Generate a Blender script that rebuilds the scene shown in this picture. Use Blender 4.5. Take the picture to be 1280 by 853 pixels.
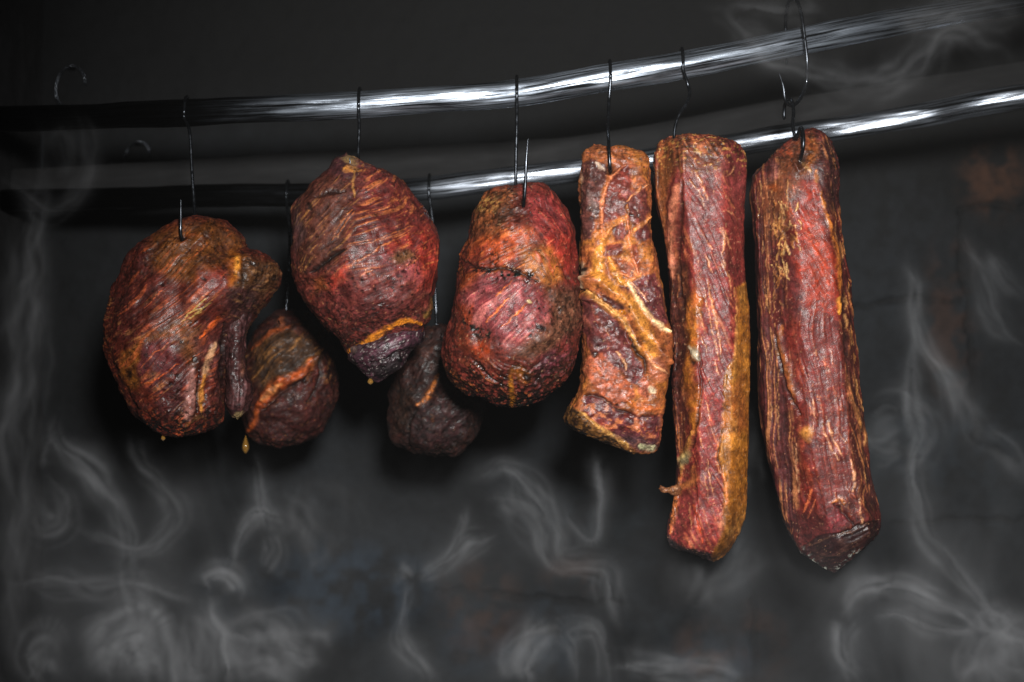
import bpy, math, random
import numpy as np

for o in list(bpy.data.objects):
    bpy.data.objects.remove(o, do_unlink=True)
scene = bpy.context.scene
COL = scene.collection
random.seed(7)

# ------------------------------------------------------------------ camera
D = 2.2                      # camera distance to the plane the meat hangs in
cam_d = bpy.data.cameras.new("camera")
cam = bpy.data.objects.new("camera", cam_d)
COL.objects.link(cam)
cam.location = (0, -D, 0)
cam.rotation_euler = (math.radians(90), 0, 0)
cam_d.sensor_width = 36
cam_d.lens = 36 * D / 1.28
cam_d.clip_start = 0.05
cam_d.clip_end = 50
cam_d.dof.use_dof = True
cam_d.dof.focus_distance = D - 0.06
cam_d.dof.aperture_fstop = 3.2
scene.camera = cam

# ------------------------------------------------------------------ world, lamps, exposure
world = bpy.data.worlds.new("World")
scene.world = world
world.use_nodes = True
world.node_tree.nodes["Background"].inputs[0].default_value = (0.75, 0.85, 1.0, 1)
world.node_tree.nodes["Background"].inputs[1].default_value = 0.012

ld = bpy.data.lights.new("flash_lamp", 'SPOT')     # the photographer's flash, just above and right of the camera
ld.shadow_soft_size = 0.10
ld.spot_size = math.radians(52)
ld.spot_blend = 1.0
ld.energy = 390
ld.color = (1.0, 0.985, 0.96)
lamp = bpy.data.objects.new("flash_lamp", ld)
COL.objects.link(lamp)
from mathutils import Vector
lamp.location = (0.13, -2.25, 0.32)
lamp.rotation_euler = (Vector((0.17, 0, -0.02)) - lamp.location).to_track_quat('-Z', 'Y').to_euler()

scene.view_settings.view_transform = 'Standard'
scene.view_settings.look = 'None'
scene.view_settings.exposure = 0
scene.view_settings.gamma = 1
scene.render.engine = 'CYCLES'
scene.cycles.max_bounces = 4
scene.cycles.diffuse_bounces = 2
scene.cycles.glossy_bounces = 2
scene.cycles.volume_bounces = 0
scene.cycles.volume_step_rate = 7.0
scene.cycles.use_adaptive_sampling = True
scene.cycles.adaptive_threshold = 0.02
scene.cycles.volume_max_steps = 64

# ------------------------------------------------------------------ helpers: pixels of the plan, noise
def W(px, py, y=0.0):
    k = (D + y) / D
    return np.array([(px - 640) / 1000 * k, y, (426.5 - py) / 1000 * k])

def to_px(v):
    k = D / (D + v[:, 1])
    return v[:, 0] * k * 1000 + 640, 426.5 - v[:, 2] * k * 1000

def lin(c):
    c = np.asarray(c, float) / 255
    return np.where(c <= 0.04045, c / 12.92, ((c + 0.055) / 1.055) ** 2.4)

_rng = np.random.RandomState(11)
_tab = _rng.rand(4096)
def _h(ix, iy, iz):
    n = (ix * 374761393 + iy * 668265263 + iz * 2147483647 * 3) & 0x7fffffff
    n = ((n ^ (n >> 13)) * 1274126177) & 0x7fffffff
    return _tab[(n ^ (n >> 16)) & 4095]

def vnoise(x, y, z):
    x0, y0, z0 = np.floor(x), np.floor(y), np.floor(z)
    fx, fy, fz = x - x0, y - y0, z - z0
    x0, y0, z0 = x0.astype(np.int64), y0.astype(np.int64), z0.astype(np.int64)
    fx = fx * fx * fx * (fx * (fx * 6 - 15) + 10)
    fy = fy * fy * fy * (fy * (fy * 6 - 15) + 10)
    fz = fz * fz * fz * (fz * (fz * 6 - 15) + 10)
    def L(a, b, t): return a + (b - a) * t
    c00 = L(_h(x0, y0, z0), _h(x0 + 1, y0, z0), fx)
    c10 = L(_h(x0, y0 + 1, z0), _h(x0 + 1, y0 + 1, z0), fx)
    c01 = L(_h(x0, y0, z0 + 1), _h(x0 + 1, y0, z0 + 1), fx)
    c11 = L(_h(x0, y0 + 1, z0 + 1), _h(x0 + 1, y0 + 1, z0 + 1), fx)
    return L(L(c00, c10, fy), L(c01, c11, fy), fz)

def fbm(x, y, z, oct=4, gain=0.5):
    s = 0; a = 1; n = 0
    for i in range(oct):
        s = s + a * vnoise(x + 17.3 * i, y - 9.1 * i, z + 5.7 * i); n += a
        a *= gain; x = x * 2.03; y = y * 2.03; z = z * 2.03
    return s / n

def sst(a, b, x):
    t = np.clip((x - a) / (b - a), 0, 1)
    return t * t * (3 - 2 * t)

def pchip(t, ts, ys):
    ts = np.asarray(ts, float); ys = np.asarray(ys, float)
    h = np.diff(ts); d = np.diff(ys) / h
    m = np.zeros_like(ys)
    m[0] = d[0]; m[-1] = d[-1]
    for i in range(1, len(ys) - 1):
        if d[i - 1] * d[i] > 0:
            w1 = 2 * h[i] + h[i - 1]; w2 = h[i] + 2 * h[i - 1]
            m[i] = (w1 + w2) / (w1 / d[i - 1] + w2 / d[i])
    i = np.clip(np.searchsorted(ts, t) - 1, 0, len(h) - 1)
    u = (t - ts[i]) / h[i]
    return ((1 + 2 * u) * (1 - u) ** 2 * ys[i] + u * (1 - u) ** 2 * h[i] * m[i]
            + u * u * (3 - 2 * u) * ys[i + 1] + u * u * (u - 1) * h[i] * m[i + 1])

def catmull(pts, n=10):
    p = [np.array(q, float) for q in pts]
    p = [2 * p[0] - p[1]] + p + [2 * p[-1] - p[-2]]
    out = []
    for i in range(1, len(p) - 2):
        for k in range(n):
            t = k / n
            out.append(0.5 * (2 * p[i] + (p[i + 1] - p[i - 1]) * t + (2 * p[i - 1] - 5 * p[i] + 4 * p[i + 1] - p[i + 2]) * t * t
                              + (3 * p[i] - p[i - 1] - 3 * p[i + 1] + p[i + 2]) * t ** 3))
    out.append(p[-2])
    return np.array(out)

# ------------------------------------------------------------------ helpers: objects
def tag(o, label=None, cat=None, group=None, kind=None):
    if label: o["label"] = label
    if cat: o["category"] = cat
    if group: o["group"] = group
    if kind: o["kind"] = kind
    return o

def mesh_obj(name, verts, faces, mat, parent=None, smooth=True):
    me = bpy.data.meshes.new(name)
    verts = np.asarray(verts, np.float32)
    faces = np.asarray(faces, np.int32)
    n, k = faces.shape
    me.vertices.add(len(verts)); me.vertices.foreach_set("co", verts.ravel())
    me.loops.add(n * k); me.loops.foreach_set("vertex_index", faces.ravel())
    me.polygons.add(n)
    me.polygons.foreach_set("loop_start", np.arange(0, n * k, k, dtype=np.int32))
    me.polygons.foreach_set("use_smooth", np.full(n, smooth, bool))
    me.update(calc_edges=True); me.validate()
    o = bpy.data.objects.new(name, me)
    COL.objects.link(o)
    if mat: me.materials.append(mat)
    if parent: o.parent = parent
    return o

def put_color(o, name, rgba):
    a = o.data.attributes.new(name, 'FLOAT_COLOR', 'POINT')
    a.data.foreach_set("color", np.asarray(rgba, np.float32).ravel())

def put_vec(o, name, v):
    a = o.data.attributes.new(name, 'FLOAT_VECTOR', 'POINT')
    a.data.foreach_set("vector", np.asarray(v, np.float32).ravel())

def grid_faces(nr, nc, wrap=True):
    i = np.arange(nr - 1)[:, None]
    j = np.arange(nc if wrap else nc - 1)[None, :]
    a = i * nc + j; b = i * nc + (j + 1) % nc
    return np.stack([a, a + nc, b + nc, b], -1).reshape(-1, 4)

def grid_normals(P):
    du = np.roll(P, -1, 1) - np.roll(P, 1, 1)
    dv = np.empty_like(P)
    dv[1:-1] = P[2:] - P[:-2]; dv[0] = P[1] - P[0]; dv[-1] = P[-1] - P[-2]
    n = np.cross(du, dv)
    l = np.linalg.norm(n, axis=-1, keepdims=True)
    return n / np.maximum(l, 1e-12)

# ------------------------------------------------------------------ helpers: painting pigment on a surface
class Skin:
    """pigment, fibre and relief fields over the points of one piece"""
    def __init__(s, P, front, K, seed):
        s.px, s.py = to_px(P)
        s.P = P * 1000
        s.front = front
        s.K = K
        s.seed = seed; s.dim = seed in (31, 37)  # dim: the two rear hams, their shade put into the pigment
        q = s.P
        s.wx = s.px + (fbm(q[:, 0] / 26 + seed, q[:, 1] / 26, q[:, 2] / 26, 4) - .5) * 16
        s.wy = s.py + (fbm(q[:, 0] / 26 + seed + 40, q[:, 1] / 26, q[:, 2] / 26, 4) - .5) * 16
        s.fx = s.px + (fbm(q[:, 0] / 7 + seed, q[:, 1] / 7, q[:, 2] / 7, 3) - .5) * 5
        s.fy = s.py + (fbm(q[:, 0] / 7 + seed + 40, q[:, 1] / 7, q[:, 2] / 7, 3) - .5) * 5
        n = len(P)
        s.col = np.zeros((n, 3)); s.rough = np.full(n, .52); s.h = np.zeros(n)
    def n3(s, sc, oct=4, off=0):
        q = s.P
        return fbm(q[:, 0] / sc + s.seed + off, q[:, 1] / sc + off, q[:, 2] / sc, oct)
    def base(s, c): s.col[:] = lin(c) / s.K
    def mixm(s, m, c, rough=None, h=0.0):
        s.col += (np.clip(lin(c) / s.K, 0, .9) - s.col) * m[:, None]
        if rough is not None: s.rough += (rough - s.rough) * m
        if h: s.h += h * m
    def blob(s, cx, cy, rx, ry, rot, c, a=1, soft=.5, rough=None, h=0, back=.15):
        r = math.radians(rot); dx = s.wx - cx; dy = s.wy - cy
        u = (dx * math.cos(r) + dy * math.sin(r)) / rx; v = (-dx * math.sin(r) + dy * math.cos(r)) / ry
        m = (1 - sst(1 - soft, 1 + soft, np.hypot(u, v))) * a * (back + (1 - back) * s.front)
        s.mixm(m, c, rough, h); return m
    def sdf(s, pts, x, y):
        pts = np.array(pts, float); n = len(pts)
        d = np.full(len(x), 1e9); ins = np.zeros(len(x), bool)
        for i in range(n):
            a = pts[i]; b = pts[(i + 1) % n]; e = b - a
            t = np.clip(((x - a[0]) * e[0] + (y - a[1]) * e[1]) / max(e @ e, 1e-9), 0, 1)
            d = np.minimum(d, np.hypot(x - a[0] - t * e[0], y - a[1] - t * e[1]))
            if a[1] != b[1]:
                c = ((a[1] > y) != (b[1] > y)) & (x < (b[0] - a[0]) * (y - a[1]) / (b[1] - a[1]) + a[0])
                ins ^= c
        return np.where(ins, -d, d)
    def poly(s, pts, c, a=1, soft=6, rough=None, h=0, warp=1, back=.1):
        x = s.wx if warp == 1 else s.fx; y = s.wy if warp == 1 else s.fy
        m = (1 - sst(-soft, soft, s.sdf(pts, x, y))) * a * (back + (1 - back) * s.front)
        s.mixm(m, c, rough, h); return m
    def line(s, pts, w, warp='f'):
        x = {'f': s.fx, 'w': s.wx, '0': s.px}[warp]; y = {'f': s.fy, 'w': s.wy, '0': s.py}[warp]
        pts = np.array(pts, float)
        cr = catmull(pts[:, :2], 6)
        ws = np.interp(np.linspace(0, 1, len(cr)), np.linspace(0, 1, len(pts)), pts[:, 2]) * w if pts.shape[1] > 2 else w * (.35 + .65 * np.sin(np.pi * np.linspace(.08, .92, len(cr))))
        best = np.full(len(x), 1e9)
        lo = cr.min(0) - ws.max() * 4 - 12; hi = cr.max(0) + ws.max() * 4 + 12
        sel = np.where((x > lo[0]) & (x < hi[0]) & (y > lo[1]) & (y < hi[1]))[0]
        xs, ys = x[sel], y[sel]; bb = np.full(len(sel), 1e9)
        for i in range(len(cr) - 1):
            a = cr[i]; e = cr[i + 1] - a
            t = np.clip(((xs - a[0]) * e[0] + (ys - a[1]) * e[1]) / max(e @ e, 1e-9), 0, 1)
            ww = ws[i] + (ws[i + 1] - ws[i]) * t
            bb = np.minimum(bb, np.hypot(xs - a[0] - t * e[0], ys - a[1] - t * e[1]) / np.maximum(ww, .05))
        best[sel] = bb
        return best
    def stroke(s, pts, w, c, a=1, soft=.5, rough=None, h=0, warp='f'):
        d = s.line(pts, w, warp)
        br = .35 + .65 * sst(.36, .54, s.n3(5, 3, 400 + pts[0][0])) if w < 3 else .6 + .4 * sst(.35, .55, s.n3(7, 4, 400 + pts[0][0]))
        m = (1 - sst(1 - soft - .2, 1 + soft, d)) * a * s.front * br
        if c is not None: s.mixm(m, c, rough, h)
        elif h: s.h += h * m
        return m
    def groove(s, pts, w, h, c=(22, 12, 10), a=.8, warp='f'):
        d = s.line(pts, w, warp)
        m = np.exp(-d * d) * s.front
        s.h -= h * m
        if c is not None: s.mixm(m * a, c, .5)
    def ridge(s, pts, w, h, warp='w'):
        d = s.line(pts, w, warp); s.h += h * np.exp(-d * d) * s.front
    def fibre(s, ang, c_hi, c_lo, mask=1.0, scale=2.4, length=45, a_hi=.7, a_lo=.5, h=.0005, sparse=.5, bend=10, off=0):
        r = math.radians(ang)
        bx = (s.n3(70, 2, off + 3) - .5) * bend * 2; by = (s.n3(70, 2, off + 9) - .5) * bend * 2
        x = s.px + bx; y = s.py + by
        u = x * math.cos(r) + y * math.sin(r); v = -x * math.sin(r) + y * math.cos(r)
        zz = s.P[:, 1] * .35
        n = vnoise(u / length + off, v / scale + s.seed, zz / scale * .5) * .42 + vnoise(u / length * 2.1, v / scale * 1.9 + 9, zz / scale) * .30 + vnoise(u / length * .7, v / scale * .42 + 4, zz / scale * .3) * .28
        sp = sst(sparse - .12, sparse + .16, s.n3(24, 3, off + 21))
        hi = sst(.56, .72, n) * sp; lo = sst(.46, .30, n)
        m = mask if np.ndim(mask) else np.full(len(u), float(mask))
        s.mixm(hi * a_hi * m, c_hi, .42); s.mixm(lo * a_lo * m, c_lo, .5)
        s.h += (n - .5) * 3.4 * h * m
    def crust(s, amt, c=(38, 26, 22), sc=4.5, h=.0010, thr=.56, rough=.34):
        n = s.n3(sc, 4, 77); m = sst(thr, thr + .12, n) * amt
        s.mixm(m, c, rough); s.h += (s.n3(sc * .8, 3, 31) - .5) * 2 * h * amt
    def specks(s, amt, c, sc=3.0, thr=.72, rough=.4, h=0, off=0):
        m = sst(thr, thr + .06, s.n3(sc, 2, 100 + off)) * amt
        s.mixm(m, c, rough, h)
    def lumps(s, sc, h, oct=3, off=50): s.h += (s.n3(sc, oct, off) - .5) * 2 * h

def _finish(s):
    f = s.n3(3.2, 3, 201) - .5; g = s.n3(9, 4, 203) - .5
    s.h += f * .0004 + g * .0008 + (s.n3(34, 3, 205) - .5) * .004
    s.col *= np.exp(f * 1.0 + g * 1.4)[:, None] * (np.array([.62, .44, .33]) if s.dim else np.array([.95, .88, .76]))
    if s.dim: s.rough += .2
    lum = s.col @ np.array([.3, .6, .1])
    s.col *= (np.clip(lum / .08, .3, 2.2) ** .22)[:, None]
    s.rough += (s.n3(6, 3, 207) - .5) * .6
Skin.finish = _finish

def superellipse(e, aspect, nf, nb):
    th = np.linspace(0, 2 * np.pi, 4001)
    c, sn = np.cos(th), np.sin(th)
    X = np.sign(c) * np.abs(c) ** (2 / e); Y = np.sign(sn) * np.abs(sn) ** (2 / e)
    L = np.concatenate([[0], np.cumsum(np.hypot(np.diff(X), np.diff(Y * aspect)))])
    half = L[2000]; tot = L[-1]
    f = np.concatenate([np.linspace(0, half, nb, endpoint=False), np.linspace(half, tot, nf, endpoint=False)])
    t = np.interp(f, L, th)
    c, sn = np.cos(t), np.sin(t)
    return np.sign(c) * np.abs(c) ** (2 / e), np.sign(sn) * np.abs(sn) ** (2 / e)   # second half (sin<0) faces the camera

def body(name, pairs, y0, e, paint, mat, parent=None, res=0.98, seed=0, K=1.5, backdepth=.85, profile=None):
    """a solid lofted through left/right outline pairs; paint() adds relief and pigment"""
    pr = np.array([[a[0], a[1], b[0], b[1], d] for a, b, d in pairs], float)
    step = np.maximum(np.hypot(*np.diff(pr[:, :2], axis=0).T), np.hypot(*np.diff(pr[:, 2:4], axis=0).T))
    ts = np.concatenate([[0], np.cumsum(step)])
    nr = int(ts[-1] / res)
    t = np.linspace(0, ts[-1], nr)
    lx, ly, rx, ry, dp = [pchip(t, ts, pr[:, k]) for k in range(5)]
    wid = np.median(np.hypot(rx - lx, ry - ly)); dm = np.median(dp) * 1000
    peri = math.pi * math.hypot(wid, 2 * dm) / 2 ** .5 / 2
    nf = int(peri / res); nb = max(24, int(nf * .35))
    S, Dp = superellipse(e, 2 * dm / wid, nf, nb)
    k = (D + y0) / D
    cx = (lx + rx)[:, None] / 2 + S[None, :] * (rx - lx)[:, None] / 2
    cy = (ly + ry)[:, None] / 2 + S[None, :] * (ry - ly)[:, None] / 2
    dd = np.where(Dp > 0, Dp * backdepth, Dp)[None, :] * dp[:, None] * np.ones_like(cx)
    if profile is not None:
        dd = dd * (1 - profile(S[None, :] * np.ones_like(cx), (t / ts[-1])[:, None], Dp[None, :]))
    P = np.stack([(cx - 640) / 1000 * k, y0 + dd, (426.5 - cy) / 1000 * k], -1)
    N = grid_normals(P)
    if np.mean(N[:, -nf // 2, 1]) > 0: N = -N
    front = sst(-.15, .25, -N[..., 1]).ravel()
    Pf = P.reshape(-1, 3)
    sk = Skin(Pf, front, K, seed)
    paint(sk); sk.finish()
    edge = np.ones((nr, 1)); edge[:4, 0] = [0, .3, .6, .85]; edge[-4:, 0] = [.85, .6, .3, 0]
    Pd = P + N * (sk.h.reshape(nr, -1, 1) * edge[:, :, None])
    nc = P.shape[1]
    v = Pd.reshape(-1, 3)
    f = grid_faces(nr, nc)
    o = mesh_obj(name, v, f[:, ::-1], mat, parent)
    put_color(o, "tint", np.concatenate([np.clip(sk.col, .001, .9), np.clip(sk.rough, .05, 1)[:, None]], 1))
    return o

# ------------------------------------------------------------------ materials
def nodes(name):
    m = bpy.data.materials.new(name); m.use_nodes = True
    nt = m.node_tree; nt.nodes.clear()
    out = nt.nodes.new('ShaderNodeOutputMaterial'); b = nt.nodes.new('ShaderNodeBsdfPrincipled')
    nt.links.new(b.outputs[0], out.inputs[0])
    return m, nt, b

def N_(nt, typ, **kw):
    n = nt.nodes.new(typ)
    for k, v in kw.items():
        if k in n.inputs: n.inputs[k].default_value = v
        else: setattr(n, k, v)
    return n

def meat_material(name, wet=1.0, sss=0.0):
    m, nt, b = nodes(name); L = nt.links.new
    at = N_(nt, 'ShaderNodeAttribute', attribute_name="tint")
    tc = N_(nt, 'ShaderNodeTexCoord')
    n1 = N_(nt, 'ShaderNodeTexNoise', Scale=520.0, Detail=3.0, Roughness=.6); L(tc.outputs['Object'], n1.inputs['Vector'])
    n2 = N_(nt, 'ShaderNodeTexNoise', Scale=150.0, Detail=4.0, Roughness=.6); L(tc.outputs['Object'], n2.inputs['Vector'])
    r1 = N_(nt, 'ShaderNodeMapRange'); r1.inputs[1].default_value = .3; r1.inputs[2].default_value = .7
    r1.inputs[3].default_value = .66; r1.inputs[4].default_value = 1.34
    L(n1.outputs[0], r1.inputs[0])
    r2 = N_(nt, 'ShaderNodeMapRange'); r2.inputs[1].default_value = .3; r2.inputs[2].default_value = .7
    r2.inputs[3].default_value = .8; r2.inputs[4].default_value = 1.2
    L(n2.outputs[0], r2.inputs[0])
    mu = N_(nt, 'ShaderNodeMath', operation='MULTIPLY'); L(r1.outputs[0], mu.inputs[0]); L(r2.outputs[0], mu.inputs[1])
    vm = N_(nt, 'ShaderNodeVectorMath', operation='SCALE'); L(at.outputs['Color'], vm.inputs[0]); L(mu.outputs[0], vm.inputs['Scale'])
    L(vm.outputs[0], b.inputs['Base Color'])
    ra = N_(nt, 'ShaderNodeMath', operation='MULTIPLY_ADD'); ra.inputs[1].default_value = .35; 
    L(n2.outputs[0], ra.inputs[0])
    sb = N_(nt, 'ShaderNodeMath', operation='SUBTRACT'); L(at.outputs['Alpha'], sb.inputs[0]); sb.inputs[1].default_value = .175
    L(sb.outputs[0], ra.inputs[2]); L(ra.outputs[0], b.inputs['Roughness'])
    bp = N_(nt, 'ShaderNodeBump', Strength=.45, Distance=.0009); L(n1.outputs[0], bp.inputs['Height'])
    bp2 = N_(nt, 'ShaderNodeBump', Strength=.3, Distance=.0018); L(n2.outputs[0], bp2.inputs['Height'])
    L(bp.outputs[0], bp2.inputs['Normal']); L(bp2.outputs[0], b.inputs['Normal'])
    b.inputs['Specular IOR Level'].default_value = .30 * wet
    b.inputs['Coat Weight'].default_value = .07; b.inputs['Coat Roughness'].default_value = .14; L(bp2.outputs[0], b.inputs['Coat Normal'])
    return m

def tinted_material(name, rough=.8, bump=.002, scale=120, spec=.3):
    m, nt, b = nodes(name); L = nt.links.new
    at = N_(nt, 'ShaderNodeAttribute', attribute_name="tint")
    tc = N_(nt, 'ShaderNodeTexCoord')
    n1 = N_(nt, 'ShaderNodeTexNoise', Scale=float(scale), Detail=6.0, Roughness=.65); L(tc.outputs['Object'], n1.inputs['Vector'])
    r1 = N_(nt, 'ShaderNodeMapRange'); r1.inputs[1].default_value = .3; r1.inputs[2].default_value = .7
    r1.inputs[3].default_value = .7; r1.inputs[4].default_value = 1.3
    L(n1.outputs[0], r1.inputs[0])
    vm = N_(nt, 'ShaderNodeVectorMath', operation='SCALE'); L(at.outputs['Color'], vm.inputs[0]); L(r1.outputs[0], vm.inputs['Scale'])
    L(vm.outputs[0], b.inputs['Base Color'])
    b.inputs['Roughness'].default_value = rough; b.inputs['Specular IOR Level'].default_value = spec
    bp = N_(nt, 'ShaderNodeBump', Strength=.6, Distance=bump); L(n1.outputs[0], bp.inputs['Height']); L(bp.outputs[0], b.inputs['Normal'])
    return m

def pole_material(name, col, rough, spec):
    """tarred wood: grain runs along the pole ('grain' = metres along, angle)"""
    m, nt, b = nodes(name); L = nt.links.new
    at = N_(nt, 'ShaderNodeAttribute', attribute_name="grain")
    mp = N_(nt, 'ShaderNodeMapping'); mp.inputs['Scale'].default_value = (9, 430, 430); L(at.outputs['Vector'], mp.inputs['Vector'])
    n1 = N_(nt, 'ShaderNodeTexNoise', Scale=1.0, Detail=5.0, Roughness=.62); L(mp.outputs[0], n1.inputs['Vector'])
    mp2 = N_(nt, 'ShaderNodeMapping'); mp2.inputs['Scale'].default_value = (9, 45, 45); L(at.outputs['Vector'], mp2.inputs['Vector'])
    n2 = N_(nt, 'ShaderNodeTexNoise', Scale=1.0, Detail=4.0, Roughness=.6); L(mp2.outputs[0], n2.inputs['Vector'])
    mp3 = N_(nt, 'ShaderNodeMapping'); mp3.inputs['Scale'].default_value = (18, 900, 900); L(at.outputs['Vector'], mp3.inputs['Vector'])
    n3 = N_(nt, 'ShaderNodeTexNoise', Scale=1.0, Detail=3.0, Roughness=.6); L(mp3.outputs[0], n3.inputs['Vector'])
    r3 = N_(nt, 'ShaderNodeMapRange'); r3.inputs[3].default_value = .5; r3.inputs[4].default_value = 1.5; L(n3.outputs[0], r3.inputs[0])
    ramp = N_(nt, 'ShaderNodeMapRange'); ramp.inputs[1].default_value = .35; ramp.inputs[2].default_value = .68
    ramp.inputs[3].default_value = rough - .04; ramp.inputs[4].default_value = rough + .14
    L(n2.outputs[0], ramp.inputs[0]); L(ramp.outputs[0], b.inputs['Roughness'])
    cm = N_(nt, 'ShaderNodeMapRange'); cm.inputs[1].default_value = .36; cm.inputs[2].default_value = .60
    cm.inputs[3].default_value = 1.5; cm.inputs[4].default_value = .03
    L(n1.outputs[0], cm.inputs[0])
    vm = N_(nt, 'ShaderNodeVectorMath', operation='SCALE'); vm.inputs[0].default_value = col
    so = N_(nt, 'ShaderNodeAttribute', attribute_name="sheen_fade")       # 1 = highlight painted out, 0 = full sheen
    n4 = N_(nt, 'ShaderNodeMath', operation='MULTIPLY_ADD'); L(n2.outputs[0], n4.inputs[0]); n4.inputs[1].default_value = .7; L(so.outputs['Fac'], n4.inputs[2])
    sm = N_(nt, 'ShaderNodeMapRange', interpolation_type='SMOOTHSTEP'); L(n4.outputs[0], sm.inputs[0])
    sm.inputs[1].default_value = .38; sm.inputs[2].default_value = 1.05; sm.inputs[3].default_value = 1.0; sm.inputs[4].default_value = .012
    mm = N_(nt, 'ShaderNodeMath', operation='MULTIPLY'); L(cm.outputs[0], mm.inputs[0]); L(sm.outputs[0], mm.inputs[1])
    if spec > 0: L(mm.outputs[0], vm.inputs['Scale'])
    else: L(r3.outputs[0], vm.inputs['Scale'])
    L(vm.outputs[0], b.inputs['Base Color']); b.inputs['Metallic'].default_value = spec
    ax = N_(nt, 'ShaderNodeAttribute', attribute_name="axis"); L(ax.outputs['Vector'], b.inputs['Tangent'])
    b.inputs['Anisotropic'].default_value = .38; b.inputs['Anisotropic Rotation'].default_value = .25
    bp = N_(nt, 'ShaderNodeBump', Strength=.5, Distance=.0005); L(n3.outputs[0], bp.inputs['Height'])
    bp2 = N_(nt, 'ShaderNodeBump', Strength=.3, Distance=.0016); L(n2.outputs[0], bp2.inputs['Height'])
    L(bp.outputs[0], bp2.inputs['Normal']); L(bp2.outputs[0], b.inputs['Normal'])
    return m

def steel_material():
    m, nt, b = nodes("dark_steel"); L = nt.links.new
    tc = N_(nt, 'ShaderNodeTexCoord')
    n1 = N_(nt, 'ShaderNodeTexNoise', Scale=160.0, Detail=4.0); L(tc.outputs['Object'], n1.inputs['Vector'])
    r = N_(nt, 'ShaderNodeMapRange'); r.inputs[1].default_value = .35; r.inputs[2].default_value = .65
    r.inputs[3].default_value = .14; r.inputs[4].default_value = .34
    L(n1.outputs[0], r.inputs[0]); L(r.outputs[0], b.inputs['Roughness'])
    b.inputs['Base Color'].default_value = (.045, .05, .058, 1); b.inputs['Metallic'].default_value = .95
    return m

M_meat = meat_material("smoked_meat")
M_wall = tinted_material("sooty_wall", .85, .003, 60)
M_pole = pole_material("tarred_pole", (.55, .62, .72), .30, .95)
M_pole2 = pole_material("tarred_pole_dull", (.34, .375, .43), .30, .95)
M_beam = pole_material("sooty_beam", (.0045, .0045, .005), .85, 0)
M_steel = steel_material()
def grease_material():
    m, nt, b = nodes("grease")
    tc = N_(nt, 'ShaderNodeTexCoord'); n1 = N_(nt, 'ShaderNodeTexNoise', Scale=300.0)
    nt.links.new(tc.outputs['Object'], n1.inputs['Vector'])
    cr = N_(nt, 'ShaderNodeValToRGB'); cr.color_ramp.elements[0].color = (.30, .13, .02, 1); cr.color_ramp.elements[1].color = (.55, .30, .06, 1)
    nt.links.new(n1.outputs[0], cr.inputs[0]); nt.links.new(cr.outputs[0], b.inputs['Base Color'])
    b.inputs['Roughness'].default_value = .08; b.inputs['Transmission Weight'].default_value = .6
    return m
M_grease = grease_material()

# ------------------------------------------------------------------ the smoke chamber
def panel(name, origin, ux, uy, nu, nv, paint, K=.8, seed=3):
    """a wall sheet spanned by ux, uy with painted tones and relief"""
    a = np.linspace(0, 1, nu)[None, :, None]; c = np.linspace(0, 1, nv)[:, None, None]
    P = np.array(origin)[None, None] + a * np.array(ux)[None, None] + c * np.array(uy)[None, None]
    v = P.reshape(-1, 3)
    sk = Skin(v, np.ones(len(v)), K, seed)
    paint(sk)
    n = np.cross(ux, uy); n = n / np.linalg.norm(n)
    if n @ (np.array([0, -.6, 0]) - v.mean(0)) < 0: n = -n
    v = v + n * sk.h[:, None]
    o = mesh_obj(name, v, grid_faces(nv, nu, False), M_wall)
    put_color(o, "tint", np.concatenate([np.clip(sk.col, .001, .9), sk.rough[:, None]], 1))
    return tag(o, kind='structure')

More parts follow.
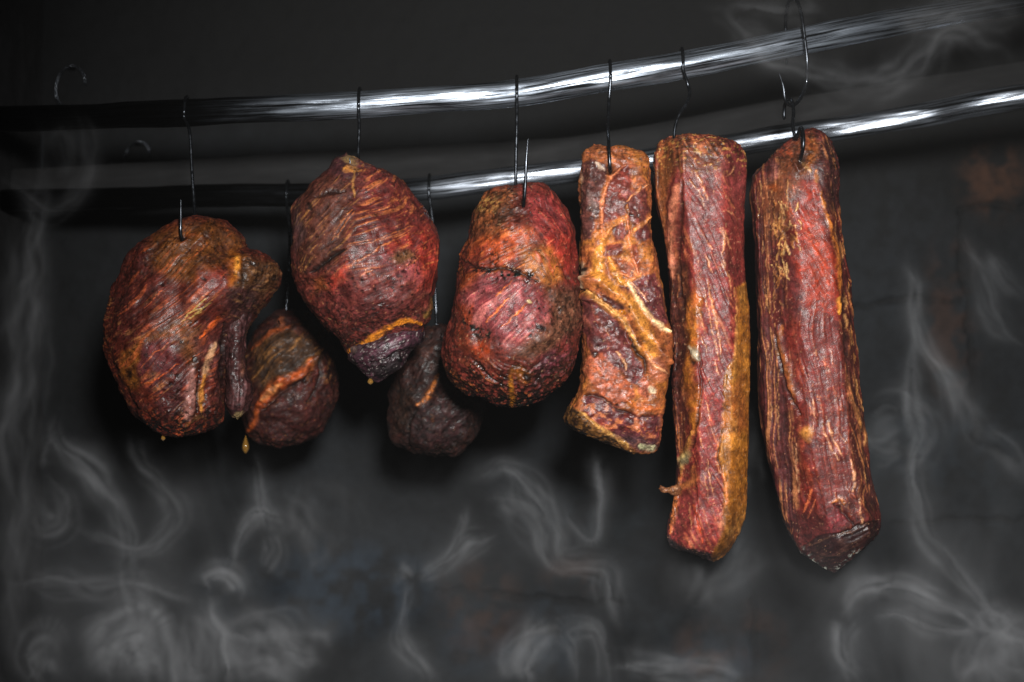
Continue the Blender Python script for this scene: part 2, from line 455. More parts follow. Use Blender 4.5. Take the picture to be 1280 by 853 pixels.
YW = .62
def paint_back(s):
    s.base((34, 35, 37))
    big = s.n3(180, 4); s.mixm(sst(.42, .66, big) * .6, (44, 46, 49))
    s.mixm(sst(.5, .62, s.n3(60, 4, 5)) * .5, (27, 27, 28))
    s.lumps(60, .004); s.lumps(14, .0012)
    # shade put into the pigment of the upper and left part of the wall
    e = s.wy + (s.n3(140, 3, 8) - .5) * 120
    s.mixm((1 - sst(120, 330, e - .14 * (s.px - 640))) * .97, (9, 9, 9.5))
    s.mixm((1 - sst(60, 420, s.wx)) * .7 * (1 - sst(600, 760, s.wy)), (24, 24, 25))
    # ash stains
    for cx, cy, rx, ry, c, a in [(440, 735, 110, 60, (58, 70, 82), .8), (600, 800, 60, 45, (52, 62, 72), .6), (690, 790, 40, 60, (56, 64, 72), .6),
                                 (300, 740, 60, 60, (46, 52, 58), .6), (850, 720, 70, 110, (50, 54, 58), .6), (900, 830, 60, 40, (66, 72, 80), .7),
                                 (1120, 330, 90, 120, (44, 45, 48), .6), (1180, 560, 120, 60, (50, 55, 60), .6), (1040, 560, 90, 50, (44, 50, 52), .5),
                                 (1250, 640, 60, 60, (46, 50, 53), .5), (740, 640, 70, 40, (48, 52, 55), .5), (980, 640, 60, 100, (40, 45, 47), .6)]:
        m = (1 - sst(.4, 1.3, np.hypot((s.wx - cx) / rx, (s.wy - cy) / ry))) * a * sst(.30, .62, s.n3(22, 5, cx))
        s.mixm(m, c)
    # rust brown stains
    for cx, cy, rx, ry, a in [(1245, 225, 50, 60, .9), (1190, 400, 40, 120, .45), (600, 760, 60, 70, .5), (880, 810, 40, 40, .6), (960, 800, 40, 60, .7), (720, 720, 50, 30, .4)]:
        m = (1 - sst(.3, 1.2, np.hypot((s.wx - cx) / rx, (s.wy - cy) / ry))) * a * sst(.35, .6, s.n3(30, 4, cx + 5))
        s.mixm(m, (96, 58, 38))
    # joints between slabs of masonry
    for pts in ([(943, 690), (941, 770), (944, 860)], [(1198, 262), (1203, 340), (1215, 420), (1222, 560)], [(540, 735), (640, 744), (720, 752), (790, 757)],
                [(1110, 655), (1200, 652), (1290, 650)], [(1195, 265), (1240, 258), (1290, 256)], [(1060, 385), (1130, 372), (1200, 376)]):
        d = s.line(pts, 2.6, 'w'); m = np.exp(-d * d); s.h -= .010 * m; s.mixm(m * .85, (10, 10, 10))
    s.mixm((1 - sst(-8, 8, s.sdf([(945, 715), (1040, 800), (1040, 870), (945, 870)], s.wx, s.wy))) * .6, (24, 24, 26))
    s.mixm((1 - sst(-8, 8, s.sdf([(1205, 270), (1300, 262), (1300, 480), (1225, 480)], s.wx, s.wy))) * .45, (26, 28, 31))
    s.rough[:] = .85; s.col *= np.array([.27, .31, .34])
def paint_side(s):
    s.base((30, 30, 31)); s.mixm(sst(.45, .65, s.n3(120, 4)) * .6, (40, 40, 42)); s.lumps(40, .004)
XL, XR, ZT, ZB = -.752, 1.05, .85, -.85
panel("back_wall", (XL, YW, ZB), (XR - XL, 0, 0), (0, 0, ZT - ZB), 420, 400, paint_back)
panel("side_wall", (XL, YW, ZB), (0, -1.0, 0), (0, 0, ZT - ZB), 120, 200, paint_side)
panel("side_wall", (XR, YW, ZB), (0, -1.0, 0), (0, 0, ZT - ZB), 120, 200, paint_side)
panel("ceiling", (XL, YW, ZT), (XR - XL, 0, 0), (0, -1.0, 0), 160, 100, paint_side)
panel("floor", (XL, YW, ZB), (XR - XL, 0, 0), (0, -1.0, 0), 160, 100, paint_side)

# ------------------------------------------------------------------ poles and beam
def pole(name, ctrl, r, mat, label, cat, seed, sheen_fade, flat=1.0, group=None):
    c = catmull(ctrl, 26)
    n = len(c); T = np.gradient(c, axis=0); T /= np.linalg.norm(T, axis=1, keepdims=True)
    up = np.array([0, 0, 1.0]); B = np.cross(T, up); B /= np.linalg.norm(B, axis=1, keepdims=True); U = np.cross(B, T)
    na = 64; th = np.linspace(0, 2 * np.pi, na, endpoint=False)
    s = np.concatenate([[0], np.cumsum(np.linalg.norm(np.diff(c, axis=0), axis=1))])
    S = s[:, None] * np.ones(na); A = th[None] * np.ones((n, 1))
    cx, cy = np.cos(A), np.sin(A)
    rr = r * (1 + (fbm(S * 9 + seed, cx * 1.2, cy * 1.2, 3) - .5) * .26 + (vnoise(S * 26 + seed, cx * 5, cy * 5) - .5) * .05)
    P = c[:, None] + rr[..., None] * (cx[..., None] * B[:, None] * flat + cy[..., None] * U[:, None])
    v = np.concatenate([P.reshape(-1, 3), c[:1], c[-1:]])
    o = mesh_obj(name, v, grid_faces(n, na), mat)
    put_vec(o, "grain", np.concatenate([np.stack([S, cx * r, cy * r], -1).reshape(-1, 3), [[0, 0, 0], [s[-1], 0, 0]]]))
    put_vec(o, "axis", np.concatenate([(T[:, None] * np.ones((1, na, 1))).reshape(-1, 3), T[:1], T[-1:]]))
    pxs = to_px(c)[0]; sv = np.interp(pxs, [q[0] for q in sheen_fade], [q[1] for q in sheen_fade])  # highlight's fading along the pole, put into its colour
    a = o.data.attributes.new("sheen_fade", 'FLOAT', 'POINT')
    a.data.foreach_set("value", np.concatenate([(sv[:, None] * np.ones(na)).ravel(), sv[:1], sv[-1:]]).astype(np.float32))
    return tag(o, label, cat, group), c

Y3 = .47
up_px = [(-120, 150, .25), (60, 148, .15), (160, 144, .095), (250, 141, .060), (400, 134, .042), (500, 128, .036), (640, 117, .03), (760, 97, .02), (860, 80, .02),
         (960, 61, .03), (1060, 40, .045), (1160, 21, .075), (1280, 0, .125), (1420, -25, .19), (1690, -70, .30)]
low_px = [(-40, 252, .42), (120, 249, .36), (250, 245, .31), (400, 243, .28), (520, 238, .242), (600, 228, .232), (680, 218, .228), (760, 208, .228), (860, 192, .228),
          (960, 174, .225), (1060, 160, .21), (1160, 143, .19), (1280, 121, .145), (1640, 70, .08)]
R1, R2 = .0170, .0160
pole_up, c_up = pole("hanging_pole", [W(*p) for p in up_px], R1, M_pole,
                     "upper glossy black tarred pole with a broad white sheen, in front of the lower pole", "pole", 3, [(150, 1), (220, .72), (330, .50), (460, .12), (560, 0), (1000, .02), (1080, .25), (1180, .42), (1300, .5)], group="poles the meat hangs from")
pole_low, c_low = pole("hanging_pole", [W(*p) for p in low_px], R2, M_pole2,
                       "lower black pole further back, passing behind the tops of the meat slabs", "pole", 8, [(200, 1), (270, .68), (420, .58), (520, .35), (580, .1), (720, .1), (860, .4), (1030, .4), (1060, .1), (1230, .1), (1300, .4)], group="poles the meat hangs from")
beam, c_b = pole("ceiling_beam", [W(-20, 236, Y3), W(250, 222, Y3), W(400, 212, Y3), W(640, 200, Y3), W(800, 180, Y3), W(960, 150, Y3), W(1280, 100, Y3), W(1530, 60, Y3)],
                 .027, M_beam, "dull dark grey wooden beam just above and behind the lower pole", "beam", 15, [(0, 1), (1, 1)])

def at_pole(c, px):
    x, y = to_px(c)
    return np.array([np.interp(px, x, c[:, k]) for k in range(3)])

# ------------------------------------------------------------------ hooks
def tube(name, pts, r, label, group, taper=True, n=10, cat="hook"):
    c = catmull(pts, 8)
    T = np.gradient(c, axis=0); T /= np.linalg.norm(T, axis=1, keepdims=True)
    ref = np.array([1.0, .13, .07]); Nn = np.zeros_like(c)
    u = ref
    for i in range(len(c)):
        u = u - T[i] * (u @ T[i]); u /= np.linalg.norm(u); Nn[i] = u
    Bn = np.cross(T, Nn)
    th = np.linspace(0, 2 * np.pi, n, endpoint=False)
    k = np.ones(len(c))
    if taper:
        s = np.linspace(0, 1, len(c)); k = np.minimum(1, .25 + (1 - s) * 9)
    k[0] *= .3
    P = c[:, None] + r * k[:, None, None] * (np.cos(th)[None, :, None] * Nn[:, None] + np.sin(th)[None, :, None] * Bn[:, None])
    o = mesh_obj(name, P.reshape(-1, 3), grid_faces(len(c), n), M_steel)
    return tag(o, label, cat, group)

RH = .0021
GH = "steel hooks holding the meat"
def pole_hook(c, R, px, pts, label, lean=0.0):
    """S-hook: wraps over a pole at px, runs down its front and on through pts (world)"""
    p = at_pole(c, px); q = R * 1.10 + RH
    X = np.array([1, 0, 0.0]); Yv = np.array([0, 1, 0.0]); Z = np.array([0, 0, 1.0])
    path = []
    for a, f in ((-30, 1.05), (0, 1), (40, 1), (75, 1), (105, 1), (140, 1), (180, 1.0), (205, 1.05)):
        r = math.radians(a)
        path.append(p + Yv * math.cos(r) * q * f + Z * math.sin(r) * q * f + X * lean * (a - 90) / 90)
    return tube("meat_hook", path + [np.array(t) for t in pts], RH, label, GH)

# ------------------------------------------------------------------ meat: left ham
def paint_ham1(s):
    s.base((104, 44, 36))
    s.lumps(60, .010); s.lumps(22, .0026)
    s.mixm(sst(.45, .65, s.n3(40, 4)) * .5, (122, 50, 36))
    s.poly([(150, 330), (185, 300), (215, 300), (195, 350), (165, 420), (140, 420), (135, 390)], (92, 42, 38), .8, 14)
    s.poly([(190, 292), (220, 278), (265, 278), (302, 305), (300, 335), (262, 345), (235, 358), (205, 348), (185, 325)], (116, 70, 28), .85, 9)
    s.poly([(246, 340), (284, 330), (292, 352), (270, 362), (246, 356)], (128, 42, 34), .8, 8)
    s.poly([(250, 388), (222, 398), (192, 420), (150, 440), (145, 470), (160, 492), (174, 484), (177, 440), (205, 420), (228, 408)], (138, 84, 28), .85, 7)
    s.poly([(178, 432), (200, 423), (222, 430), (226, 452), (206, 476), (186, 492), (172, 472)], (104, 44, 50), .9, 4)
    s.poly([(214, 405), (250, 410), (250, 440), (240, 462), (222, 440)], (126, 84, 46), .6, 8)
    s.poly([(192, 492), (228, 468), (240, 480), (232, 515), (200, 522)], (92, 44, 48), .8, 8)
    s.poly([(240, 425), (285, 420), (282, 470), (250, 470)], (110, 62, 62), .7, 9)
    fm = 1 - sst(285, 300, s.px)
    s.fibre(-40, (196, 96, 56), (70, 26, 26), fm, 2.6, 55, .6, .5, .0006, .46)
    s.fibre(-38, (214, 150, 92), (60, 24, 24), fm * sst(360, 380, s.py) * .8, 1.9, 70, .5, .3, .0004, .56, off=5)
    s.poly([(300, 318), (349, 330), (348, 352), (318, 385), (296, 398), (290, 360)], (88, 60, 34), .85, 6)
    s.poly([(286, 360), (326, 352), (322, 380), (302, 412), (288, 505), (268, 505), (276, 430)], (74, 42, 46), .85, 8)
    m = sst(284, 300, s.px + (s.py - 360) * .1)
    s.crust(m * .8, (36, 27, 25), 4.2, .0016)
    s.fibre(10, (150, 110, 74), (40, 28, 24), m * .8, 2.6, 10, .6, .4, .0007, .35, off=2)
    s.crust(.65 * sst(.40, .6, s.n3(30, 3, 2)) * (1 - sst(350, 380, s.py)), (44, 28, 18), 4.2, .0014)
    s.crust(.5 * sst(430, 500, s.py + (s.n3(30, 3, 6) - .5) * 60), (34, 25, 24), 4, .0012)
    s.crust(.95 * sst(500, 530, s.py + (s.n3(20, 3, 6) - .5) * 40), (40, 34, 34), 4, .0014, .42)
    s.crust(.5 * (1 - sst(140, 185, s.px + (s.n3(20, 3, 9) - .5) * 30)), (38, 26, 26), 3, .0008, .5)
    for a, b, w in [((232, 396), (258, 372), 1.1), ((236, 398), (262, 378), 1.0), ((228, 402), (250, 390), .9), ((240, 390), (256, 383), 1.0)]:
        s.stroke([a, b], w, (196, 166, 100), .85, .5, .3, .0004)
    s.stroke([(252, 424, .6), (264, 411, 1.2), (275, 399, .8)], 2.6, (226, 104, 44), .9, .5, .3, .0008)
    s.stroke([(176, 480), (188, 478), (205, 468), (222, 454)], 1.1, (214, 100, 52), .9, .4, .3, .0005)
    s.stroke([(174, 462), (190, 446), (212, 428)], .9, (196, 104, 66), .8, .4, .3, .0004)
    s.stroke([(178, 385), (196, 368), (202, 360)], .9, (190, 96, 64), .8, .4, .3, .0004)
    s.ridge([(245, 450), (238, 480), (236, 515)], 9, .004); s.ridge([(275, 430), (268, 470), (268, 515)], 9, .005)
    s.stroke([(240, 462, .6), (239, 485, 1), (236, 505, 1.1), (234, 520, .8)], 6, (182, 134, 132), .8, .8, .3)
    s.stroke([(272, 432, .6), (262, 450, 1), (258, 470, .9)], 4, (226, 178, 140), .85, .6, .28, .0006)
    s.stroke([(258, 470), (254, 492), (253, 514)], 4, (228, 156, 74), .9, .5, .28, .0006)
    s.groove([(251, 462), (248, 490), (246, 520)], 2.4, .004)
    s.groove([(284, 405), (281, 450), (280, 500)], 3, .004)
    s.stroke([(292, 316), (298, 328), (295, 340), (289, 354)], 7.5, (196, 112, 36), .75, 1.1, .28, 0, 'w')
    s.stroke([(286, 326), (292, 334), (288, 346)], 6, (150, 78, 34), .5, 1.1, .3, 0, 'w')
    s.stroke([(295, 322), (298, 332), (295, 342)], 3.4, (232, 160, 66), .8, 1.0, .25, .0008, 'w')
    s.groove([(303, 316), (306, 335), (303, 360)], 3, .002, (40, 26, 18), .5)
    s.blob(226, 294, 5, 6, 0, (26, 16, 12), .9, .7, .4, -.004); s.ridge([(217, 296), (226, 303), (235, 296)], 4, .002)
    s.blob(241, 447, 4, 4, 0, (22, 18, 18), .9, .5, .4, -.001)
    for x, y, r in [(200, 358, 4), (244, 400, 2.5), (252, 385, 2), (224, 428, 3.5), (222, 470, 4), (215, 482, 3), (160, 468, 4), (252, 350, 3)]:
        s.blob(x, y, r, r * .7, 20, (26, 19, 20), .85, .6, .35, -.0006)
    s.specks(.6, (30, 22, 20), 3.2, .68); s.specks(.3, (170, 120, 80), 3, .78, off=9)
    s.stroke([(232, 530), (250, 522), (258, 524)], 3, (120, 82, 50), .7, .6)

ham1 = body("smoked_ham", [((248, 274), (248, 274), .004), ((226, 277), (268, 277), .030), ((205, 284), (287, 285), .046), ((188, 296), (300, 298), .058), ((166, 316), (306, 313), .068),
    ((156, 330), (334, 323), .074), ((148, 346), (349, 345), .079), ((139, 368), (338, 369), .083), ((134, 395), (314, 392), .085), ((132, 420), (300, 416), .085), ((135, 450), (290, 450), .083),
    ((144, 477), (286, 478), .078), ((157, 502), (283, 502), .070), ((174, 522), (277, 520), .058), ((192, 538), (262, 533), .040), ((208, 546), (240, 543), .020), ((222, 548), (222, 548), .003)],
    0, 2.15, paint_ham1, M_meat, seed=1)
tag(ham1, "large brown-red ham furthest left, crusted, with a knob on its right side", "ham", "hams hanging in the smoker")
def paint_flap(s):
    s.base((80, 46, 48)); s.lumps(14, .004); s.crust(.7, (36, 28, 32), 4, .0012)
    s.fibre(95, (150, 110, 118), (46, 26, 32), .8, 2.6, 30, .5, .5, .0006, .4)
    s.stroke([(303, 450), (304, 470)], 4, (136, 90, 74), .6, .8)
    s.blob(298, 519, 8, 5, 0, (170, 150, 110), .8, .5, .25); s.blob(300, 522, 4, 3, 0, (214, 170, 90), .9, .5, .2)
body("meat_flap", [((300, 372), (300, 372), .003), ((286, 392), (314, 386), .020), ((282, 415), (308, 410), .024), ((282, 440), (306, 440), .026), ((283, 470), (311, 468), .027), ((282, 498), (316, 493), .027),
    ((284, 512), (312, 510), .020), ((290, 521), (303, 520), .010), ((297, 525), (297, 525), .002)], -.018, 2.2, paint_flap, M_meat, ham1, seed=2)

# ------------------------------------------------------------------ meat: upper middle ham
def paint_ham2(s):
    s.base((108, 46, 42)); s.lumps(60, .010); s.lumps(20, .0022)
    s.poly([(405, 215), (440, 225), (440, 300), (420, 330), (375, 340), (366, 290), (378, 245)], (98, 58, 48), .8, 12)
    s.poly([(455, 205), (520, 245), (530, 300), (480, 290), (450, 250)], (118, 46, 44), .7, 14)
    s.poly([(478, 310), (530, 285), (546, 330), (540, 368), (510, 345), (480, 330)], (150, 46, 36), .85, 10)
    s.poly([(478, 318), (520, 312), (524, 345), (500, 352), (480, 340)], (150, 84, 96), .7, 9)
    s.poly([(432, 322), (470, 320), (520, 350), (530, 370), (490, 400), (430, 400), (410, 370)], (118, 56, 56), .75, 12)
    s.poly([(410, 350), (432, 330), (436, 345), (415, 362)], (190, 64, 46), .8, 7)
    s.poly([(388, 350), (400, 345), (408, 362), (390, 372)], (150, 80, 36), .7, 6)
    up = 1 - sst(330, 350, s.py)
    le = 1 - sst(440, 456, s.px - (s.py - 260) * -.25)
    s.fibre(-48, (176, 124, 72), (62, 34, 30), up * le, 2.0, 40, .7, .5, .0005, .36)
    s.fibre(-22, (196, 116, 68), (72, 26, 28), up * (1 - le), 1.9, 60, .7, .5, .0005, .36, off=3)
    s.fibre(-75, (200, 84, 60), (84, 26, 28), sst(508, 522, s.px) * sst(290, 310, s.py) * (1 - sst(360, 380, s.py)), 2.2, 40, .6, .5, .0007, .3, off=4)
    s.fibre(-30, (150, 90, 70), (60, 32, 34), (1 - up) * .7, 2.6, 14, .5, .45, .0008, .4, off=6)
    for pts, w in [([(436, 332), (455, 322), (475, 310), (492, 300)], 1.4), ([(462, 304), (490, 292), (515, 283)], .9), ([(470, 312), (500, 298), (522, 290)], .9), ([(450, 345), (465, 338)], 1.2),
                   ([(414, 300), (424, 280), (440, 262)], 1.0), ([(420, 296), (432, 278), (444, 264)], 1.0)]:
        s.stroke(pts, w * .85, (200, 116, 66), .75, .8, .3, .0006)
    s.poly([(420, 190), (446, 192), (448, 212), (430, 222), (408, 216)], (82, 46, 54), .8, 6)
    s.blob(437, 200, 7, 6, 0, (190, 160, 110), .8, .7, .3); s.stroke([(430, 214), (440, 212), (450, 213)], 4, (206, 140, 70), .9, .6, .3, .001)
    s.stroke([(443, 214), (441, 230), (443, 245)], 2, (190, 140, 80), .7, .7, .3)
    s.groove([(395, 248), (412, 242), (432, 238)], 2.5, .003, (34, 20, 20), .7)
    s.groove([(388, 340), (410, 325), (430, 313)], 3.2, .005, (18, 14, 14), .95)
    s.ridge([(392, 350), (412, 334), (432, 322)], 6, .003)
    s.crust(.7 * sst(325, 330, s.py) * (1 - sst(410, 425, s.px)), (42, 30, 26), 4, .0014)
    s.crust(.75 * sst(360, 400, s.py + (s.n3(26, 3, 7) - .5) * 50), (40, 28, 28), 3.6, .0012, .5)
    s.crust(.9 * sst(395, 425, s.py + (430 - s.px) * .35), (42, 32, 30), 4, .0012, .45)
    s.blob(505, 322, 16, 8, -10, (120, 88, 56), .8, .6, .4, .0012); s.crust(.8 * (np.hypot(s.px - 505, (s.py - 325) * 1.6) < 20), (50, 36, 30), 3.4, .002)
    s.stroke([(538, 372), (537, 385), (530, 396)], 5, (130, 100, 52), .8, .7)
    s.stroke([(440, 437, .8), (458, 428, 1), (478, 416, 1.2), (496, 406, 1.1), (512, 402, .8), (526, 404, .4)], 4.2, (214, 132, 40), .95, .5, .28, .0012)
    s.stroke([(455, 432), (460, 430)], 3, (240, 210, 170), .8, .6, .25)
    s.blob(391, 259, 3, 3, 0, (20, 15, 16), .9, .5, .4, -.001)
    s.blob(372, 285, 6, 30, 8, (98, 84, 92), .5, .8, .3)
    for i in range(40):
        x = random.uniform(430, 535); y = random.uniform(315, 395); r = random.uniform(.8, 2.2)
        s.blob(x, y, r, r, 0, (28, 18, 20), .8, .5, .35, -.0004)
    s.specks(.55, (30, 20, 20), 3, .68); s.specks(.3, (206, 160, 110), 2.8, .79, off=9)
ham2 = body("smoked_ham", [((433, 190), (433, 190), .003), ((420, 196), (446, 196), .018), ((407, 212), (462, 203), .032), ((391, 228), (486, 213), .048), ((378, 244), (508, 230), .060),
    ((367, 264), (524, 252), .070), ((362, 290), (537, 282), .078), ((360, 315), (546, 318), .082), ((363, 340), (546, 345), .082), ((373, 364), (539, 370), .078), ((390, 384), (541, 384), .070),
    ((410, 405), (536, 400), .058), ((428, 424), (528, 409), .046), ((436, 438), (527, 416), .030), ((455, 446), (515, 424), .014), ((484, 434), (484, 434), .002)],
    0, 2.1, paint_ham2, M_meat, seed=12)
tag(ham2, "round ham hanging highest, with a dark purple stub below an orange crease", "ham", "hams hanging in the smoker")
def paint_stub(s):
    s.base((70, 42, 56)); s.lumps(18, .003)
    s.poly([(450, 440), (505, 412), (520, 420), (480, 445), (455, 456)], (96, 52, 72), .8, 6)
    s.fibre(-25, (130, 86, 108), (40, 28, 34), .8, 2.4, 30, .5, .5, .0006, .4)
    s.groove([(462, 456), (485, 450), (500, 442), (512, 436)], 2.6, .004)
    s.poly([(465, 460), (500, 446), (502, 462), (475, 474)], (44, 42, 46), .8, 5)
    s.crust(.8, (34, 30, 33), 4, .0014, .52); s.specks(.8, (150, 146, 150), 2.6, .72)
    s.blob(500, 444, 3.5, 3.5, 0, (24, 24, 27), 1, .4, .2, .003); s.blob(442, 437, 5, 4, 0, (120, 100, 96), .7, .6, .3, .002)
body("shank_stub", [((490, 404), (490, 404), .004), ((450, 425), (526, 405), .030), ((436, 438), (531, 414), .042), ((436, 447), (527, 428), .044), ((447, 457), (513, 440), .042),
    ((458, 467), (503, 458), .032), ((468, 475), (487, 467), .016), ((473, 477), (473, 477), .002)], .0, 2.3, paint_stub, M_meat, ham2, seed=13)

# ------------------------------------------------------------------ meat: centre ham
def paint_ham3(s):
    s.base((120, 50, 42)); s.lumps(50, .008); s.lumps(18, .0020)
    s.poly([(600, 240), (640, 236), (645, 270), (620, 300), (588, 320), (590, 280)], (122, 72, 40), .8, 9)
    s.poly([(655, 232), (700, 250), (722, 320), (722, 360), (700, 330), (670, 290), (655, 262)], (138, 50, 52), .85, 8)
    s.poly([(680, 290), (715, 290), (722, 350), (706, 340), (684, 315)], (158, 44, 34), .8, 10)
    s.poly([(592, 300), (655, 285), (668, 300), (645, 325), (615, 335), (586, 325)], (176, 76, 36), .85, 8)
    s.poly([(594, 312), (610, 305), (616, 330), (600, 338), (590, 328)], (156, 62, 48), .8, 6)
    s.poly([(655, 308), (690, 310), (712, 345), (690, 360), (655, 345)], (170, 104, 42), .85, 8)
    s.poly([(575, 345), (598, 338), (594, 362), (578, 366)], (176, 84, 36), .8, 5)
    s.poly([(592, 352), (625, 345), (660, 352), (690, 372), (690, 400), (650, 435), (625, 430), (598, 405), (584, 380)], (144, 66, 74), .88, 11)
    s.poly([(690, 360), (722, 360), (724, 410), (700, 440), (650, 450), (640, 436), (676, 415), (692, 395)], (112, 76, 58), .8, 9)
    s.poly([(575, 385), (592, 380), (596, 402), (585, 408)], (170, 70, 36), .8, 6)
    s.poly([(575, 405), (610, 430), (620, 455), (590, 455), (570, 430)], (122, 54, 34), .8, 7)
    s.poly([(680, 445), (712, 420), (716, 440), (690, 470), (668, 480)], (98, 46, 62), .8, 7)
    s.poly([(696, 432), (712, 422), (708, 440), (696, 446)], (150, 56, 44), .7, 5)
    purp = (1 - sst(-4, 8, s.sdf([(592, 352), (625, 345), (660, 352), (690, 372), (690, 400), (650, 435), (625, 430), (598, 405), (584, 380)], s.wx, s.wy)))
    s.fibre(-42, (180, 106, 104), (104, 40, 46), purp, 2.6, 60, .75, .55, .0006, .35)
    ru = sst(655, 668, s.px) * (1 - sst(345, 370, s.py - (s.px - 700) * .3))
    s.fibre(55, (190, 82, 66), (92, 34, 38), ru, 2.0, 26, .6, .5, .0005, .42, off=3)
    s.fibre(-30, (206, 120, 60), (84, 38, 22), (1 - purp) * (1 - ru) * (1 - sst(340, 350, s.py)), 2.4, 26, .6, .55, .0008, .4, off=4)
    s.fibre(30, (176, 104, 52), (40, 24, 20), sst(440, 462, s.py) * (1 - sst(655, 675, s.px)), 3.0, 32, .6, .8, .0016, .36, off=5)
    s.fibre(-38, (140, 96, 112), (38, 26, 34), sst(440, 462, s.py) * sst(655, 675, s.px), 2.6, 50, .6, .7, .0012, .36, off=8)
    for pts in ([(607, 402), (622, 388), (636, 374)], [(628, 408), (645, 394), (658, 380)], [(620, 370), (630, 362), (640, 352)]):
        s.stroke(pts, 1.6, (226, 124, 66), .95, .5, .28, .0006)
    s.stroke([(612, 396), (640, 372)], 1, (226, 124, 66), .5, .5, .28, .0006)
    for x, y in [(700, 308), (692, 318), (706, 322), (698, 330), (686, 304)]:
        s.stroke([(x - 6, y + 8), (x, y), (x + 10, y - 6)], .8, (214, 110, 84), .8, .5, .3, .0004)
    for x0, y0_, x1, y1_ in [(588, 440, 596, 426), (600, 448, 612, 432), (594, 444, 602, 430)]:
        s.stroke([(x0, y0_), (x1, y1_)], 4, (156, 62, 34), .9, .3, .3)
    # dark seam
    seam = [(580, 326), (592, 334), (612, 337), (628, 334), (648, 340), (672, 352)]
    s.groove(seam, 2.4, .003, (30, 18, 14), .9)
    d = s.line([(592, 336), (612, 342), (630, 346), (650, 345), (672, 350)], 9, 'w'); band = np.exp(-d * d)
    s.crust(band * 1.1, (34, 28, 26), 4.2, .0014, .46)
    d = s.line([(614, 310), (618, 322), (616, 334)], 6, 'w'); s.crust(np.exp(-d * d), (38, 30, 24), 4, .0012, .45)
    d = s.line([(578, 400), (596, 412), (612, 424)], 9, 'w'); s.crust(np.exp(-d * d) * 1.1, (44, 42, 40), 3.6, .0014, .45)
    s.crust(.75 * (1 - sst(280, 300, s.py)) * (1 - sst(640, 652, s.px)), (46, 30, 18), 4.5, .0014, .5)
    s.mixm((1 - sst(.3, 1.2, np.hypot((s.wx - 612) / 18, (s.wy - 258) / 14))) * .6 * sst(.4, .6, s.n3(4, 3, 8)), (196, 150, 88), .25)
    s.crust(.8 * sst(640, 700, s.px + (s.n3(30, 3, 3) - .5) * 40) * sst(340, 380, s.py), (52, 38, 30), 3.4, .0012, .52)
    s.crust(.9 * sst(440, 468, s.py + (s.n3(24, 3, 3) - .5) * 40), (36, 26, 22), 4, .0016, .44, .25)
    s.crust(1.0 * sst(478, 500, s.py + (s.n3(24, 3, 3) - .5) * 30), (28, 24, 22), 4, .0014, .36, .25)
    s.crust(.6 * (1 - sst(570, 590, s.px - (420 - s.py) * .1)), (36, 26, 24), 3.4, .001, .48)
    s.groove([(699, 326), (712, 345), (722, 372)], 2, .002, (50, 28, 20), .5)
    s.stroke([(638, 470), (640, 490), (640, 505)], 4, (168, 108, 30), .8, .6, .2, .0008)
    s.blob(652, 470, 12, 8, 0, (150, 92, 32), .6, .7, .2)
    s.blob(655, 254, 6, 7, 0, (30, 14, 10), .9, .7, .4, -.004); s.ridge([(645, 258), (655, 266), (665, 258)], 4, .0025)
    s.stroke([(646, 258), (650, 285)], 6, (84, 34, 26), .6, .8)  # the hook's shadow, painted as a dark streak
    for x, y, rx, ry in [(678, 411, 6, 3), (664, 421, 3, 2), (661, 470, 6, 4), (590, 392, 2, 2), (676, 388, 2, 2)]:
        s.blob(x, y, rx, ry, -15, (24, 20, 20), .95, .5, .3, -.0006)
    s.blob(664, 375, 3.5, 2.5, 0, (240, 220, 170), .95, .4, .3, .0015)
    s.specks(.55, (34, 22, 20), 3, .68); s.specks(.3, (214, 178, 140), 2.6, .78, .25, .0003, off=9)
ham3 = body("smoked_ham", [((655, 231), (655, 231), .003), ((622, 236), (676, 233), .030), ((606, 243), (691, 242), .044), ((598, 262), (706, 260), .056), ((590, 288), (716, 284), .066),
    ((581, 318), (723, 314), .074), ((574, 348), (725, 345), .080), ((567, 378), (725, 378), .084), ((561, 410), (726, 408), .085), ((556, 438), (723, 434), .081), ((560, 460), (716, 458), .073),
    ((572, 480), (704, 477), .060), ((590, 493), (688, 491), .044), ((612, 502), (664, 503), .024), ((638, 508), (638, 508), .002)],
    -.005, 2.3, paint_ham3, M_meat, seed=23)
tag(ham3, "ham with a pink-purple lean face and black crusted bottom, left of the bacon", "ham", "hams hanging in the smoker")

